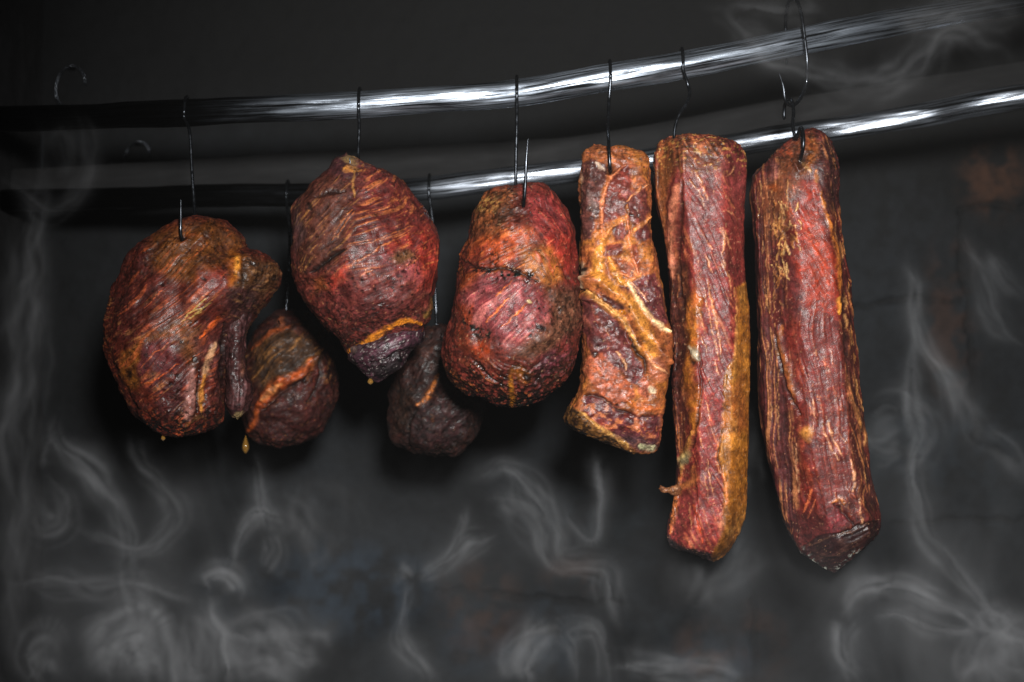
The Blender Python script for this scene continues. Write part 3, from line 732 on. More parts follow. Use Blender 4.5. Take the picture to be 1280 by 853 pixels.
# ------------------------------------------------------------------ meat: rear hams
def paint_ham4(s):
    s.base((84, 40, 36)); s.lumps(40, .010); s.lumps(16, .0028)
    s.poly([(318, 425), (360, 410), (390, 425), (398, 455), (370, 475), (330, 490), (315, 470)], (98, 74, 38), .85, 8)
    s.poly([(352, 480), (392, 462), (415, 470), (415, 510), (390, 545), (345, 550), (325, 530)], (92, 46, 48), .85, 9)
    s.poly([(372, 470), (405, 455), (400, 500), (372, 505)], (116, 46, 36), .7, 10)
    s.fibre(-45, (190, 150, 90), (52, 34, 24), (1 - sst(470, 485, s.py)) * 1.0, 2.4, 34, .6, .6, .0006, .4)
    s.fibre(-30, (124, 84, 72), (50, 26, 30), sst(480, 495, s.py) * .8, 3, 24, .5, .5, .0006, .4, off=4)
    s.ridge([(325, 505), (345, 482), (375, 470), (392, 450)], 8, .006)
    s.groove([(330, 512), (352, 490), (376, 478), (392, 466)], 3, .006)
    s.stroke([(322, 512, .5), (334, 496, 1), (348, 482, 1.3), (362, 474, .9), (380, 464, .8), (390, 448, .5)], 6, (226, 118, 54), .95, .7, .3)
    s.stroke([(330, 500), (342, 488), (352, 480)], 4, (250, 190, 130), .9, .7, .25)
    s.stroke([(313, 436, .7), (330, 423, 1), (350, 412, 1.2), (362, 409, .8)], 3.2, (206, 120, 74), .9, .6, .3, .001)
    s.stroke([(350, 396), (354, 408)], 5, (170, 100, 50), .7, .7); s.stroke([(368, 415), (386, 418)], 4, (150, 84, 64), .7, .7)
    s.stroke([(322, 512), (318, 528), (310, 540)], 3.5, (196, 108, 54), .9, .6, .3, .001)
    s.groove([(398, 450), (400, 470), (394, 490), (384, 502)], 2.6, .004)
    s.stroke([(392, 445), (388, 465), (384, 475)], 3, (150, 94, 40), .7, .7)
    s.crust(.5, (36, 26, 22), 4, .0012); s.crust(.8 * sst(385, 425, s.px), (40, 26, 26), 4, .001, .48)
    s.crust(.8 * sst(525, 560, s.py), (36, 28, 28), 4, .001, .45); s.specks(.5, (150, 110, 70), 3, .74)
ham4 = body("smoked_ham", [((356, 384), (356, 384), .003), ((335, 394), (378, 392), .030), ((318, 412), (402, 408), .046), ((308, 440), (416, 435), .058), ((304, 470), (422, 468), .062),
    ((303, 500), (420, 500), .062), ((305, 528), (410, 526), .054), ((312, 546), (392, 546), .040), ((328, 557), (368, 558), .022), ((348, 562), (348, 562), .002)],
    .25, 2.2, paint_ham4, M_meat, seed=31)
tag(ham4, "small dim ham with a bright orange fat crease, behind and between the two leftmost hams", "ham", "hams hanging in the smoker")

def paint_ham5(s):
    s.base((68, 37, 34)); s.lumps(40, .010); s.lumps(16, .0028)
    s.poly([(512, 515), (530, 500), (575, 500), (590, 530), (560, 560), (525, 555)], (72, 46, 56), .8, 8)
    s.poly([(490, 480), (520, 490), (512, 530), (494, 540)], (66, 50, 38), .8, 8)
    s.fibre(-55, (110, 80, 72), (40, 26, 28), .8, 2.6, 30, .5, .5, .0006, .42)
    s.ridge([(512, 512), (535, 500), (550, 470)], 6, .004)
    s.stroke([(526, 506, .8), (535, 497, 1.2), (542, 483, .9), (548, 468, .6)], 3.0, (220, 150, 84), .95, .6, .28, .001)
    s.stroke([(540, 518), (543, 527)], 2, (150, 100, 60), .8, .6)
    s.groove([(512, 560), (512, 530), (522, 512)], 2.6, .003)
    s.crust(.7, (32, 26, 26), 4, .0012, .5); s.crust(.9 * sst(545, 568, s.py), (34, 26, 24), 4, .001, .45)
    s.specks(.5, (120, 100, 90), 3, .74)
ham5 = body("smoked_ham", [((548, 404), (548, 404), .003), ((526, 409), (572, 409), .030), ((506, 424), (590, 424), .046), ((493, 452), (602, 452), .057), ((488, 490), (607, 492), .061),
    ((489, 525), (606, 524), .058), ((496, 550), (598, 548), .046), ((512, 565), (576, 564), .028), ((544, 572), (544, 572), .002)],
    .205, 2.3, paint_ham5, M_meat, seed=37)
tag(ham5, "dark purple-brown ham in the shade low behind the centre ham, with one short yellow streak", "ham", "hams hanging in the smoker")

# ------------------------------------------------------------------ meat: bacon slab
def paint_bacon(s):
    LEAN = (108, 46, 52); FAT = (198, 128, 64)
    s.base((172, 98, 56)); s.lumps(60, .004); s.lumps(20, .0045); s.lumps(8, .0012)
    s.mixm(sst(.42, .62, s.n3(18, 4)) * .7, (190, 120, 50)); s.mixm(sst(.5, .66, s.n3(12, 4, 5)) * .6, (140, 72, 48))
    def lean(p, c=LEAN, a=.95, h=.0006): return s.poly(p, c, a, 2.2, .42, h, warp=2)
    lean([(728, 205), (740, 198), (758, 205), (760, 215), (752, 240), (750, 262), (738, 300), (728, 300), (726, 240)], (98, 58, 58))
    lean([(768, 215), (782, 204), (790, 212), (788, 250), (780, 270), (766, 276), (754, 280), (751, 262), (754, 240)], (132, 58, 54))
    lean([(786, 240), (808, 232), (811, 262), (806, 276), (792, 282), (784, 270), (782, 256)], (118, 56, 56))
    lean([(765, 285), (778, 276), (784, 292), (780, 302), (768, 302)], (128, 60, 56))
    lean([(792, 290), (808, 280), (814, 296), (806, 302), (794, 302)], (106, 46, 50))
    lean([(753, 308), (778, 304), (780, 316), (770, 320), (752, 320)], (124, 56, 50))
    lean([(762, 326), (776, 322), (794, 336), (790, 346), (770, 340)], (150, 76, 50), .8)
    lean([(788, 306), (796, 306), (800, 325), (798, 340), (792, 326)], (146, 64, 46), .85)
    lean([(775, 358), (796, 350), (806, 346), (822, 340), (830, 368), (834, 405), (826, 408), (806, 384), (792, 368), (780, 366)], (112, 52, 60))
    lean([(750, 366), (760, 370), (778, 378), (783, 392), (770, 392), (756, 382)], (88, 44, 46))
    lean([(728, 368), (740, 374), (752, 386), (770, 398), (784, 420), (792, 440), (802, 455), (804, 470), (796, 482), (784, 478), (775, 462), (764, 470), (752, 470), (742, 450), (732, 425), (728, 395)], (110, 52, 58))
    lean([(733, 446), (752, 440), (770, 462), (790, 480), (795, 495), (775, 512), (756, 502), (740, 480), (732, 465)], (176, 92, 66), .85)
    lean([(797, 478), (806, 470), (812, 484), (810, 498), (800, 494)], (178, 98, 78), .9, .0015)
    lean([(806, 450), (818, 446), (832, 460), (834, 472), (822, 480), (812, 470)], (168, 98, 74), .8)
    # grooves and rolls between the muscles
    s.groove([(722, 362), (740, 368), (754, 378), (772, 392)], 2.6, .007, (30, 14, 10), 1)
    s.groove([(784, 418), (796, 440), (806, 452), (806, 468)], 2.4, .006, (34, 16, 12), 1)
    s.ridge([(730, 350), (760, 362), (790, 385), (810, 420), (828, 450)], 11, .009)
    s.ridge([(724, 368), (750, 380), (775, 400), (790, 430)], 5, .005)
    s.stroke([(728, 364), (742, 370), (758, 384), (776, 396), (788, 416), (798, 436)], 3.4, (238, 176, 104), 1, .6, .3, .002)
    s.stroke([(740, 340), (758, 352), (776, 368), (790, 380), (800, 398), (812, 430), (816, 444)], 8, (216, 146, 64), .95, .6, .35)
    s.stroke([(784, 352), (800, 378), (812, 396), (826, 408), (836, 414)], 3.6, (250, 216, 168), 1, .6, .3, .002)
    s.stroke([(770, 356), (782, 352), (800, 345)], 2, (232, 164, 90), .8, .6, .3, .0008)
    # pale fat seams
    for pts, w, c in [([(781, 206), (762, 226), (753, 252), (752, 285), (756, 300)], 1.8, (216, 134, 96)), ([(756, 300), (766, 282), (782, 272), (784, 256)], 2, (214, 140, 84)),
                      ([(785, 268), (786, 300), (790, 320), (798, 342)], 1.6, (214, 128, 96)), ([(784, 252), (798, 238), (811, 232)], 1.4, (206, 136, 92)),
                      ([(790, 290), (806, 278), (812, 272)], 2, (212, 140, 84)), ([(800, 345), (790, 348), (775, 340)], 1.4, (210, 128, 88)),
                      ([(785, 350), (798, 362), (812, 380)], 1.0, (224, 170, 140)), ([(754, 300), (748, 330), (752, 350)], 5, (206, 140, 60)),
                      ([(762, 322), (770, 342), (782, 356)], 3.5, (214, 146, 66)), ([(772, 440), (778, 450), (783, 462)], 1.2, (226, 170, 130)), ([(756, 405), (760, 420)], .9, (190, 130, 110)),
                      ([(808, 442), (816, 456), (830, 466)], 1.6, (220, 160, 120))]:
        s.stroke(pts, w * 1.25, tuple(min(255, q * 1.08) for q in c), 1, .6, .3, .0022)
    s.fibre(20, (190, 110, 96), (84, 36, 38), (1 - sst(290, 310, s.py)) * .7, 3.0, 16, .45, .35, .0005, .4)
    s.fibre(55, (196, 112, 82), (80, 36, 38), sst(360, 380, s.py) * .6, 2.6, 26, .45, .35, .0005, .42, off=4)
    # white left edge, scorched marks
    s.stroke([(727, 330), (727, 345), (726, 358)], 5, (214, 200, 176), .9, .8, .35); s.stroke([(727, 200), (727, 290)], 1.8, (150, 128, 112), .6, .9)
    s.stroke([(736, 240), (742, 258), (738, 262)], 4, (150, 136, 138), .6, .9, .2); s.stroke([(745, 202), (756, 214)], 2.4, (220, 200, 186), .8, .7, .3)
    s.blob(731, 337, 4, 3, 0, (28, 24, 24), .95, .5)
    for x, y, rx, ry in [(788, 265, 5, 2.5), (743, 442, 5, 4), (772, 507, 3, 2), (786, 384, 2, 2)]:
        s.blob(x, y, rx, ry, 10, (40, 26, 22), .85, .5, .4, -.0008)
    s.blob(762, 212, 5, 6, 0, (30, 16, 14), .9, .7, .4, -.004); s.ridge([(753, 216), (762, 224), (771, 216)], 4, .0025)
    s.blob(779, 394, 5, 4, 0, (226, 140, 40), .9, .5, .3, .002)
    s.stroke([(812, 486), (818, 490)], 3.6, (240, 226, 200), .95, .5, .3, .001)
    # lower cut face and rind
    e = s.sdf([(731, 494), (745, 492), (770, 508), (800, 520), (826, 520), (824, 562), (812, 566), (790, 560), (765, 548), (745, 530), (728, 514)], s.fx, s.fy)
    cut = (1 - sst(-2.5, 2.5, e)) * s.front
    s.mixm(cut * .95, (104, 50, 60), .42); s.mixm(cut * sst(.48, .6, s.n3(10, 4, 3)) * .8, (136, 58, 52)); s.h -= cut * .003
    s.mixm(cut * sst(.56, .66, s.n3(9, 4, 13)) * .8, (200, 120, 80)); s.mixm(cut * sst(540, 560, s.wy) * .7, (84, 70, 80))
    s.groove([(731, 493), (750, 497), (770, 510), (795, 520)], 1.8, .002, (50, 26, 18), .7)
    s.stroke([(784, 500), (800, 510), (822, 512)], 4, (206, 110, 56), .8, .7, .3, .002); s.stroke([(792, 524), (812, 532)], 1.5, (190, 104, 70), .7, .6)
    rind = (1 - sst(-2, 2, s.sdf([(700, 500), (722, 512), (745, 533), (770, 552), (800, 565), (830, 575), (700, 590)], s.fx, s.fy)))
    s.mixm(rind * .9, (110, 78, 40)); s.crust(rind * .9, (42, 30, 24), 5, .0016, .48)
    s.stroke([(726, 514), (745, 531), (765, 547), (785, 558)], 2.2, (206, 160, 92), .85, .6, .35, .001); s.stroke([(800, 559), (812, 562), (820, 560)], 3.4, (214, 216, 176), .9, .6, .35, .001)
    s.crust(.5 * (1 - sst(190, 215, s.py)), (60, 40, 36), 4, .001); s.crust(.35, (70, 38, 28), 3.4, .0006, .58)
    s.specks(.45, (40, 24, 20), 2.8, .7); s.specks(.3, (236, 190, 140), 2.6, .78, .28, .0003, off=9)
bacon = body("bacon_slab", [((742, 180), (742, 180), .003), ((731, 187), (780, 186), .022), ((726, 200), (811, 202), .033), ((725, 230), (812, 230), .038), ((727, 270), (812, 264), .040), ((727, 310), (815, 304), .041),
    ((725, 345), (825, 343), .042), ((721, 362), (829, 366), .043), ((727, 385), (833, 392), .043), ((729, 420), (838, 420), .043), ((728, 450), (838, 444), .043), ((725, 478), (832, 474), .043),
    ((716, 500), (830, 500), .042), ((708, 523), (826, 538), .040), ((730, 541), (823, 558), .030), ((768, 559), (815, 566), .014), ((800, 567), (800, 567), .002)],
    -.005, 4.2, paint_bacon, M_meat, seed=41, K=1.5)
tag(bacon, "short thick bacon slab marbled with amber fat and dark purple lean, between centre ham and longer slabs", "meat slab", "slabs hanging in the smoker")

# ------------------------------------------------------------------ meat: slab with the yellow fat edge
def paint_slab(s):
    s.base((138, 54, 50)); s.lumps(70, .002); s.lumps(22, .0008)
    s.mixm(sst(.45, .65, s.n3(30, 4)) * .5, (120, 50, 52))
    s.poly([(824, 180), (842, 168), (880, 172), (912, 178), (905, 210), (870, 215), (850, 205), (830, 240)], (112, 62, 40), .8, 8)
    s.poly([(905, 178), (930, 184), (931, 240), (916, 250), (905, 210)], (128, 56, 58), .7, 9)
    # red lean running down the middle
    s.poly([(866, 330), (905, 330), (920, 430), (908, 470), (905, 560), (905, 640), (890, 690), (860, 685), (862, 560), (875, 480), (870, 400)], (146, 52, 50), .85, 7)
    s.poly([(838, 655), (848, 625), (866, 610), (888, 650), (880, 690), (840, 684)], (158, 62, 64), .9, 5)
    # dark left side face
    s.poly([(836, 330), (860, 330), (862, 400), (858, 470), (856, 560), (845, 575), (838, 500)], (84, 44, 36), .85, 5)
    s.poly([(818, 190), (840, 172), (846, 200), (834, 240), (836, 330), (828, 300), (818, 240)], (142, 84, 44), .85, 6)
    s.poly([(824, 178), (842, 172), (846, 195), (826, 198)], (176, 92, 52), .7, 6)
    s.fibre(64, (206, 124, 82), (86, 30, 30), sst(846, 858, s.px) * (1 - sst(915, 925, s.px)), 2.2, 90, .55, .45, .0006, .44)
    s.fibre(68, (220, 150, 108), (90, 36, 38), sst(560, 590, s.py) * sst(858, 868, s.px), 2.2, 40, .6, .3, .0005, .5, off=8)
    s.fibre(88, (206, 126, 76), (60, 30, 24), (1 - sst(850, 864, s.px)), 2.6, 34, .6, .5, .0007, .4, off=5)
    # fat on the right side
    fat = [(921, 360), (936, 350), (938, 560), (936, 660), (910, 700), (886, 704), (905, 660), (905, 600), (898, 570), (903, 520), (906, 470), (918, 448), (921, 400)]
    s.poly(fat, (158, 98, 34), .95, 2.5, .45, .0010, warp=2)
    fm = 1 - sst(-3, 3, s.sdf(fat, s.fx, s.fy))
    s.mixm(fm * sst(.45, .62, s.n3(24, 3, 2)) * .6, (186, 122, 44)); s.mixm(fm * sst(610, 690, s.wy) * .75, (104, 66, 30))
    s.poly([(908, 480), (930, 470), (932, 540), (908, 545)], (150, 80, 42), .6, 7)
    s.fibre(86, (206, 150, 80), (110, 66, 26), fm, 2.4, 50, .35, .35, .0004, .4, off=12)
    s.stroke([(919, 360), (920, 420), (916, 450), (908, 466), (905, 500)], 1.4, (206, 146, 84), .8, .6, .3, .0008)
    s.stroke([(904, 520), (903, 545), (896, 565), (898, 585), (906, 600), (908, 625), (900, 650)], 1.5, (226, 140, 92), .85, .6, .3, .0012)
    s.groove([(904, 535), (901, 552), (897, 570), (902, 592)], 1.2, .002, (60, 28, 16), .8)
    # fat roll on the left of the lean, white scrap, dried tip
    s.stroke([(870, 375, 1.4), (866, 400, 1.2), (866, 430, 1), (862, 470, .9), (868, 500, 1.2), (868, 540, .6)], 7, (188, 116, 46), .9, .6, .3, .002)
    s.stroke([(874, 340), (870, 380)], 6, (176, 92, 48), .6, .8)
    s.groove([(875, 440), (876, 480), (873, 520), (866, 560)], 1.5, .003, (70, 26, 22), .8)
    s.stroke([(862, 434), (868, 440), (873, 450)], 4, (200, 196, 176), .9, .8, .3, .0015); s.stroke([(864, 448), (868, 456)], 3, (40, 30, 28), .9, .7, .5, -.002)
    s.stroke([(866, 540), (860, 560), (854, 578), (850, 592)], 4, (196, 136, 70), .9, .6, .3, .002); s.blob(856, 572, 5, 12, 15, (176, 160, 110), .8, .6, .22, .0015); s.blob(858, 576, 3, 8, 15, (110, 104, 84), .8, .5, .2)
    s.stroke([(850, 595), (848, 610), (842, 640), (838, 665)], 5, (190, 112, 60), .85, .6, .32, .0015); s.stroke([(848, 612), (860, 606), (868, 600), (866, 585)], 4.5, (212, 130, 76), .9, .6, .3, .0015)
    s.groove([(867, 570), (868, 600), (872, 640), (880, 682)], 1.6, .002, (120, 36, 30), .6); s.stroke([(866, 632), (872, 655), (878, 680)], 2, (222, 96, 64), .85, .6, .3, .001)
    # pale tendon on the upper left
    s.ridge([(848, 225), (842, 260), (840, 300), (839, 335)], 6, .003)
    s.stroke([(848, 232, .6), (843, 262, 1), (841, 300, 1.1), (840, 345, .7)], 4.4, (216, 138, 110), .85, .7, .28)
    s.groove([(853, 225), (851, 260), (850, 300), (848, 340), (856, 400)], 2.4, .003, (54, 28, 20), .7)
    s.groove([(846, 180), (848, 205), (852, 225)], 2, .002, (50, 30, 20), .6)
    for pts, w in [([(870, 215), (876, 228), (884, 250)], 1.4), ([(862, 225), (874, 240), (882, 262)], 1.2), ([(902, 284), (908, 295), (914, 312)], 1.3), ([(884, 300), (890, 312)], 1.1), ([(882, 318), (890, 340)], 1.2),
                   ([(904, 330), (912, 350), (914, 364)], 1.2), ([(884, 350), (890, 378), (896, 405)], 1.6), ([(890, 380), (898, 420), (902, 448)], 1.5), ([(880, 360), (886, 390), (892, 420), (898, 450)], 1.2),
                   ([(870, 380), (880, 410)], 1.2), ([(876, 420), (884, 440)], 1), ([(894, 450), (900, 470)], 1.2), ([(902, 318), (906, 300), (900, 285)], 1.6), ([(918, 208), (910, 220)], 1.0), ([(915, 268), (908, 262)], 1.2),
                   ([(882, 500), (888, 525)], .9), ([(874, 540), (878, 560)], 1.0), ([(884, 575), (888, 600), (892, 625)], .9), ([(880, 590), (886, 630)], .9), ([(862, 630), (864, 660)], .9)]:
        s.stroke(pts, w, (222, 156, 112), .8, .5, .26, .0007)
    n = sst(.52, .68, s.n3(7, 3, 33)) * (1 - sst(.4, 1.1, np.hypot((s.px - 900) / 16, (s.py - 330) / 26)))
    s.mixm(n * .8, (200, 150, 120), .3)
    s.crust(.7 * (1 - sst(190, 215, s.py)), (60, 38, 24), 4.5, .0014, .5)
    s.crust(.6 * (1 - sst(848, 862, s.px)) * sst(340, 360, s.py), (40, 26, 22), 4, .001)
    s.specks(.6 * (1 - sst(205, 225, s.py)), (196, 150, 84), 4, .64, .3, .0008)
    # dark dried lower edge
    d = s.sdf([(834, 668), (850, 682), (870, 688), (888, 692), (896, 720), (820, 720)], s.fx, s.fy)
    s.mixm((1 - sst(-3, 3, d)) * .9, (50, 46, 50)); s.crust((1 - sst(-3, 4, d)) * .9, (34, 32, 36), 3, .0016, .5)
    s.specks(.35, (60, 30, 26), 2.8, .7); s.specks(.3, (236, 190, 150), 2.4, .78, .26, .0003, off=9)
def slab_profile(S, t, Dp):   # front edge between the dark side face and the lean face
    return np.where(Dp < 0, .75 * sst(-.42, -.95, S) + .50 * sst(.38, 1.0, S), 0)
slab = body("pork_slab", [((868, 168), (868, 168), .003), ((838, 171), (900, 172), .022), ((824, 180), (925, 182), .036), ((818, 202), (931, 202), .042), ((820, 240), (930, 240), .045), ((827, 280), (929, 280), .047),
    ((834, 320), (929, 320), .048), ((838, 360), (932, 360), .048), ((840, 410), (935, 410), .048), ((841, 460), (936, 460), .048), ((843, 510), (935, 510), .047), ((845, 560), (934, 560), .046), ((847, 596), (932, 596), .045),
    ((841, 636), (930, 640), .043), ((834, 668), (921, 668), .040), ((838, 682), (909, 690), .032), ((862, 690), (900, 698), .018), ((886, 700), (894, 702), .006), ((892, 703), (892, 703), .002)],
    0, 4.6, paint_slab, M_meat, seed=51, profile=slab_profile)
tag(slab, "long narrow pork slab with an amber fat edge down its lower right side", "meat slab", "slabs hanging in the smoker")
def paint_scrap(s):
    s.base((150, 96, 64)); s.lumps(5, .0014); s.crust(.5, (90, 60, 44), 3, .0008); s.specks(.6, (210, 160, 120), 2.4, .66)
body("meat_scrap", [((823, 611), (823, 611), .001), ((826, 606), (827, 616), .005), ((834, 609), (834, 617), .004), ((840, 607), (842, 620), .006), ((849, 606), (850, 618), .004), ((852, 612), (852, 612), .001)],
    -.012, 2, paint_scrap, M_meat, slab, res=.8, seed=53)

# ------------------------------------------------------------------ meat: longest slab
def paint_long(s):
    s.base((104, 42, 38)); s.lumps(70, .003); s.lumps(24, .0009)
    s.mixm(sst(.45, .65, s.n3(34, 4)) * .5, (104, 42, 46))
    s.poly([(985, 180), (1005, 168), (1015, 210), (1000, 240), (985, 300), (960, 300), (950, 230)], (122, 70, 42), .8, 9)
    s.poly([(1012, 164), (1040, 180), (1047, 225), (1044, 260), (1034, 262), (1020, 215)], (84, 48, 48), .85, 6)
    s.blob(1013, 190, 8, 20, 5, (150, 88, 40), .8, .6)
    s.poly([(1005, 225), (1018, 228), (1034, 290), (1048, 350), (1045, 400), (1010, 390), (995, 340), (996, 290)], (156, 48, 27), .9, 6)
    s.poly([(1015, 270), (1035, 290), (1044, 350), (1025, 370), (1012, 320)], (164, 58, 28), .7, 10)
    s.poly([(985, 400), (1050, 390), (1062, 470), (1060, 560), (1050, 640), (1000, 640), (995, 520), (975, 440)], (124, 42, 36), .85, 9)
    s.poly([(948, 400), (972, 410), (985, 500), (992, 600), (1000, 660), (990, 660), (965, 590), (952, 500)], (96, 50, 54), .8, 8)
    s.poly([(1048, 400), (1066, 410), (1095, 630), (1085, 640), (1062, 560)], (96, 48, 42), .8, 6)
    lf = 1 - sst(978, 996, s.px - (s.py - 400) * .06)
    s.fibre(86, (196, 132, 88), (56, 26, 27), lf, 1.8, 90, .75, .65, .0008, .34, 6)
    mid = (1 - lf) * (1 - sst(1046, 1060, s.px - (s.py - 400) * .1))
    s.fibre(82, (184, 92, 64), (86, 30, 30), mid * sst(350, 420, s.py), 2.4, 60, .42, .42, .0006, .5, off=4)
    s.fibre(60, (206, 84, 48), (130, 38, 28), mid * (1 - sst(350, 400, s.py)), 3, 20, .35, .3, .0004, .4, off=6)
    s.fibre(76, (206, 136, 84), (54, 28, 26), sst(1044, 1058, s.px - (s.py - 400) * .1) * 1.0, 2.4, 40, .7, .6, .0010, .4, off=8)
    # folds
    s.ridge([(975, 405), (980, 440), (990, 480), (1000, 505)], 7, .004); s.groove([(970, 420), (974, 445), (986, 490), (1000, 520)], 2.2, .004, (50, 24, 20), .8)
    s.stroke([(978, 408), (976, 430), (982, 455), (990, 480), (994, 500)], 4, (166, 98, 50), .8, .7, .35)
    s.blob(1006, 541, 6, 7, 0, (206, 140, 66), .9, .7, .3, .0012)
    # shredded pale strands on the upper left
    rng = random.Random(5)
    for i in range(60):
        x = rng.gauss(978, 9); y = rng.uniform(250, 345); L_ = rng.uniform(6, 18); a = rng.gauss(1.35, .45)
        if x < 951 or x > 1000: continue
        s.stroke([(x, y), (x + math.cos(a) * L_ * .5 + rng.gauss(0, 1), y + math.sin(a) * L_ * .5), (x + math.cos(a) * L_, y + math.sin(a) * L_)], rng.uniform(.7, 1.5), rng.choice([(226, 184, 126), (206, 150, 90), (180, 116, 66)]), .9, .5, .26, .0009)
    for i in range(46):
        x = rng.uniform(946, 985); y = rng.uniform(215, 520); L_ = rng.uniform(14, 46)
        s.stroke([(x, y), (x + rng.gauss(1, 1.5), y + L_ * .5), (x + L_ * .06 + rng.gauss(0, 1), y + L_)], rng.uniform(.6, 1.2), rng.choice([(186, 128, 84), (160, 100, 70), (204, 152, 100)]), .65, .5, .3, .0007)
    for i in range(34):
        t = rng.random(); y = 430 + t * 200; x = rng.uniform(1005, 1062) + (y - 430) * .09; L_ = rng.uniform(8, 26)
        s.stroke([(x, y), (x + rng.gauss(2, 2), y + L_ * .5), (x + rng.gauss(5, 3), y + L_)], rng.uniform(.6, 1.1), rng.choice([(186, 112, 80), (170, 92, 70), (200, 132, 92)]), .6, .5, .3, .0007)
    for i in range(26):
        y = rng.uniform(270, 620); x = 1046 + (y - 270) * .112 + rng.uniform(-4, 6); L_ = rng.uniform(8, 30)
        s.stroke([(x, y), (x + L_ * .08 + rng.gauss(0, 1), y + L_ * .5), (x + L_ * .12, y + L_)], rng.uniform(.7, 1.5), rng.choice([(206, 140, 80), (180, 110, 70), (230, 170, 110)]), .8, .5, .3, .0007)
    s.stroke([(1026, 240), (1034, 275), (1044, 310), (1048, 345), (1050, 390)], 2.4, (206, 126, 54), .85, .7, .3, .0012)
    s.stroke([(1048, 372), (1050, 392)], 3, (230, 160, 66), .9, .7, .3)
    s.groove([(1050, 300), (1054, 350), (1056, 400), (1062, 480)], 2, .003, (44, 24, 22), .7)
    s.stroke([(1001, 200), (1008, 210), (1014, 214)], 2.4, (226, 176, 120), .85, .7, .3, .001); s.stroke([(1020, 214), (1021, 228)], 3, (190, 120, 60), .85, .6)
    s.blob(1001, 199, 6, 7, 0, (30, 16, 12), .9, .7, .4, -.004); s.ridge([(992, 203), (1001, 212), (1011, 203)], 4, .003)
    s.blob(988, 292, 7, 10, -30, (84, 30, 28), .8, .5, .4, -.002); s.blob(966, 213, 6, 12, 10, (150, 92, 92), .7, .6, .3)
    s.blob(968, 236, 6, 5, 0, (150, 72, 32), .8, .5, .4, -.001)
    for pts in ([(1033, 520), (1040, 545), (1052, 570)], [(1028, 530), (1036, 555), (1048, 575)], [(1064, 575), (1068, 600), (1066, 615)], [(1075, 622), (1076, 645), (1080, 665)], [(1016, 500), (1018, 520)], [(995, 555), (996, 590), (1000, 615)]):
        s.stroke(pts, 1.5, (216, 160, 124), .85, .5, .28, .0008)
    s.stroke([(1006, 640), (1012, 620), (1014, 612)], 1.8, (226, 120, 76), .8, .5, .3, .0006); s.stroke([(1010, 648), (1020, 625)], 1.4, (206, 112, 76), .8, .5)
    # the turned lower end
    s.poly([(1030, 660), (1045, 632), (1066, 652), (1050, 664), (1032, 670)], (140, 54, 62), .85, 5); s.groove([(1042, 630), (1058, 645), (1068, 656)], 2, .003, (48, 22, 22), .8)
    s.stroke([(1040, 628), (1050, 622), (1054, 630)], 2.2, (226, 140, 80), .8, .6, .3, .001)
    end = 1 - sst(-3, 3, s.sdf([(1000, 690), (1020, 672), (1050, 668), (1078, 654), (1102, 650), (1110, 690), (1040, 730), (990, 710)], s.fx, s.fy))
    s.mixm(end * .92, (56, 30, 34)); s.fibre(-28, (96, 66, 60), (34, 22, 24), end, 2.4, 40, .6, .6, .001, .4, off=12)
    s.groove([(1003, 686), (1024, 672), (1050, 668), (1078, 655), (1098, 652)], 2, .002, (40, 22, 20), .6)
    s.stroke([(1010, 682), (1040, 672), (1066, 664), (1086, 652)], 1.2, (140, 100, 80), .6, .6, .28)
    s.crust(.5 * sst(600, 690, s.py), (40, 26, 30), 4, .001)
    s.specks(.9 * (1 - sst(-2, 6, np.abs(s.sdf([(1003, 690), (1040, 716), (1098, 664), (1098, 600), (1003, 600)], s.px, s.py)))) * sst(680, 690, s.py), (150, 160, 160), 3, .6, .3, .001)
    s.crust(.6 * (1 - sst(200, 225, s.py)), (52, 32, 24), 4, .0012, .5); s.crust(.7 * sst(1030, 1042, s.px) * (1 - sst(250, 280, s.py)), (44, 30, 30), 4, .001, .48)
    s.specks(.35, (50, 26, 26), 2.8, .7); s.specks(.3, (226, 176, 140), 2.4, .78, .26, .0003, off=9)
def long_profile(S, t, Dp):
    return np.where(Dp < 0, .62 * sst(-.12, -1.0, S) + .55 * sst(.50, 1.0, S), 0)
long_ = body("pork_slab", [((1016, 161), (1016, 161), .003), ((1000, 167), (1029, 167), .016), ((980, 181), (1040, 180), .028), ((957, 203), (1046, 200), .038), ((942, 220), (1048, 220), .043), ((939, 242), (1047, 244), .046), ((943, 268), (1050, 270), .048),
    ((946, 300), (1053, 300), .050), ((947, 340), (1058, 334), .052), ((949, 385), (1064, 385), .053), ((951, 430), (1069, 430), .054), ((951, 470), (1074, 475), .055), ((953, 520), (1079, 520), .055), ((958, 560), (1084, 560), .055),
    ((970, 606), (1091, 602), .054), ((982, 648), (1096, 632), .052), ((1002, 689), (1100, 658), .046), ((1020, 703), (1082, 682), .030), ((1036, 713), (1056, 704), .012), ((1042, 716), (1042, 716), .002)],
    -.005, 4.4, paint_long, M_meat, seed=61, profile=long_profile)
tag(long_, "longest and rightmost pork slab, dark red with pale shredded fibres and a wedge-shaped dark end", "meat slab", "slabs hanging in the smoker")

# grease drops under the hams
def drop(px, py, y, w, h, parent):
    nr, nc = 12, 14
    t = np.linspace(0, 1, nr)[:, None]; th = np.linspace(0, 2 * np.pi, nc, endpoint=False)[None]
    prof = np.sin(np.pi * t ** 1.7) ** .8 * .5 * w / 1000 + .0002
    c = W(px, py, y)
    P = np.stack([c[0] + prof * np.cos(th), c[1] + prof * np.sin(th), c[2] + (1 - t) * h / 1000 + 0 * th], -1)
    return mesh_obj("grease_drop", P.reshape(-1, 3), grid_faces(nr, nc)[:, ::-1], M_grease, parent)
drop(204, 551, -.012, 5, 9, ham1)
drop(307, 567, .25, 9, 26, ham4)
drop(463, 481, -.01, 7, 10, ham2)

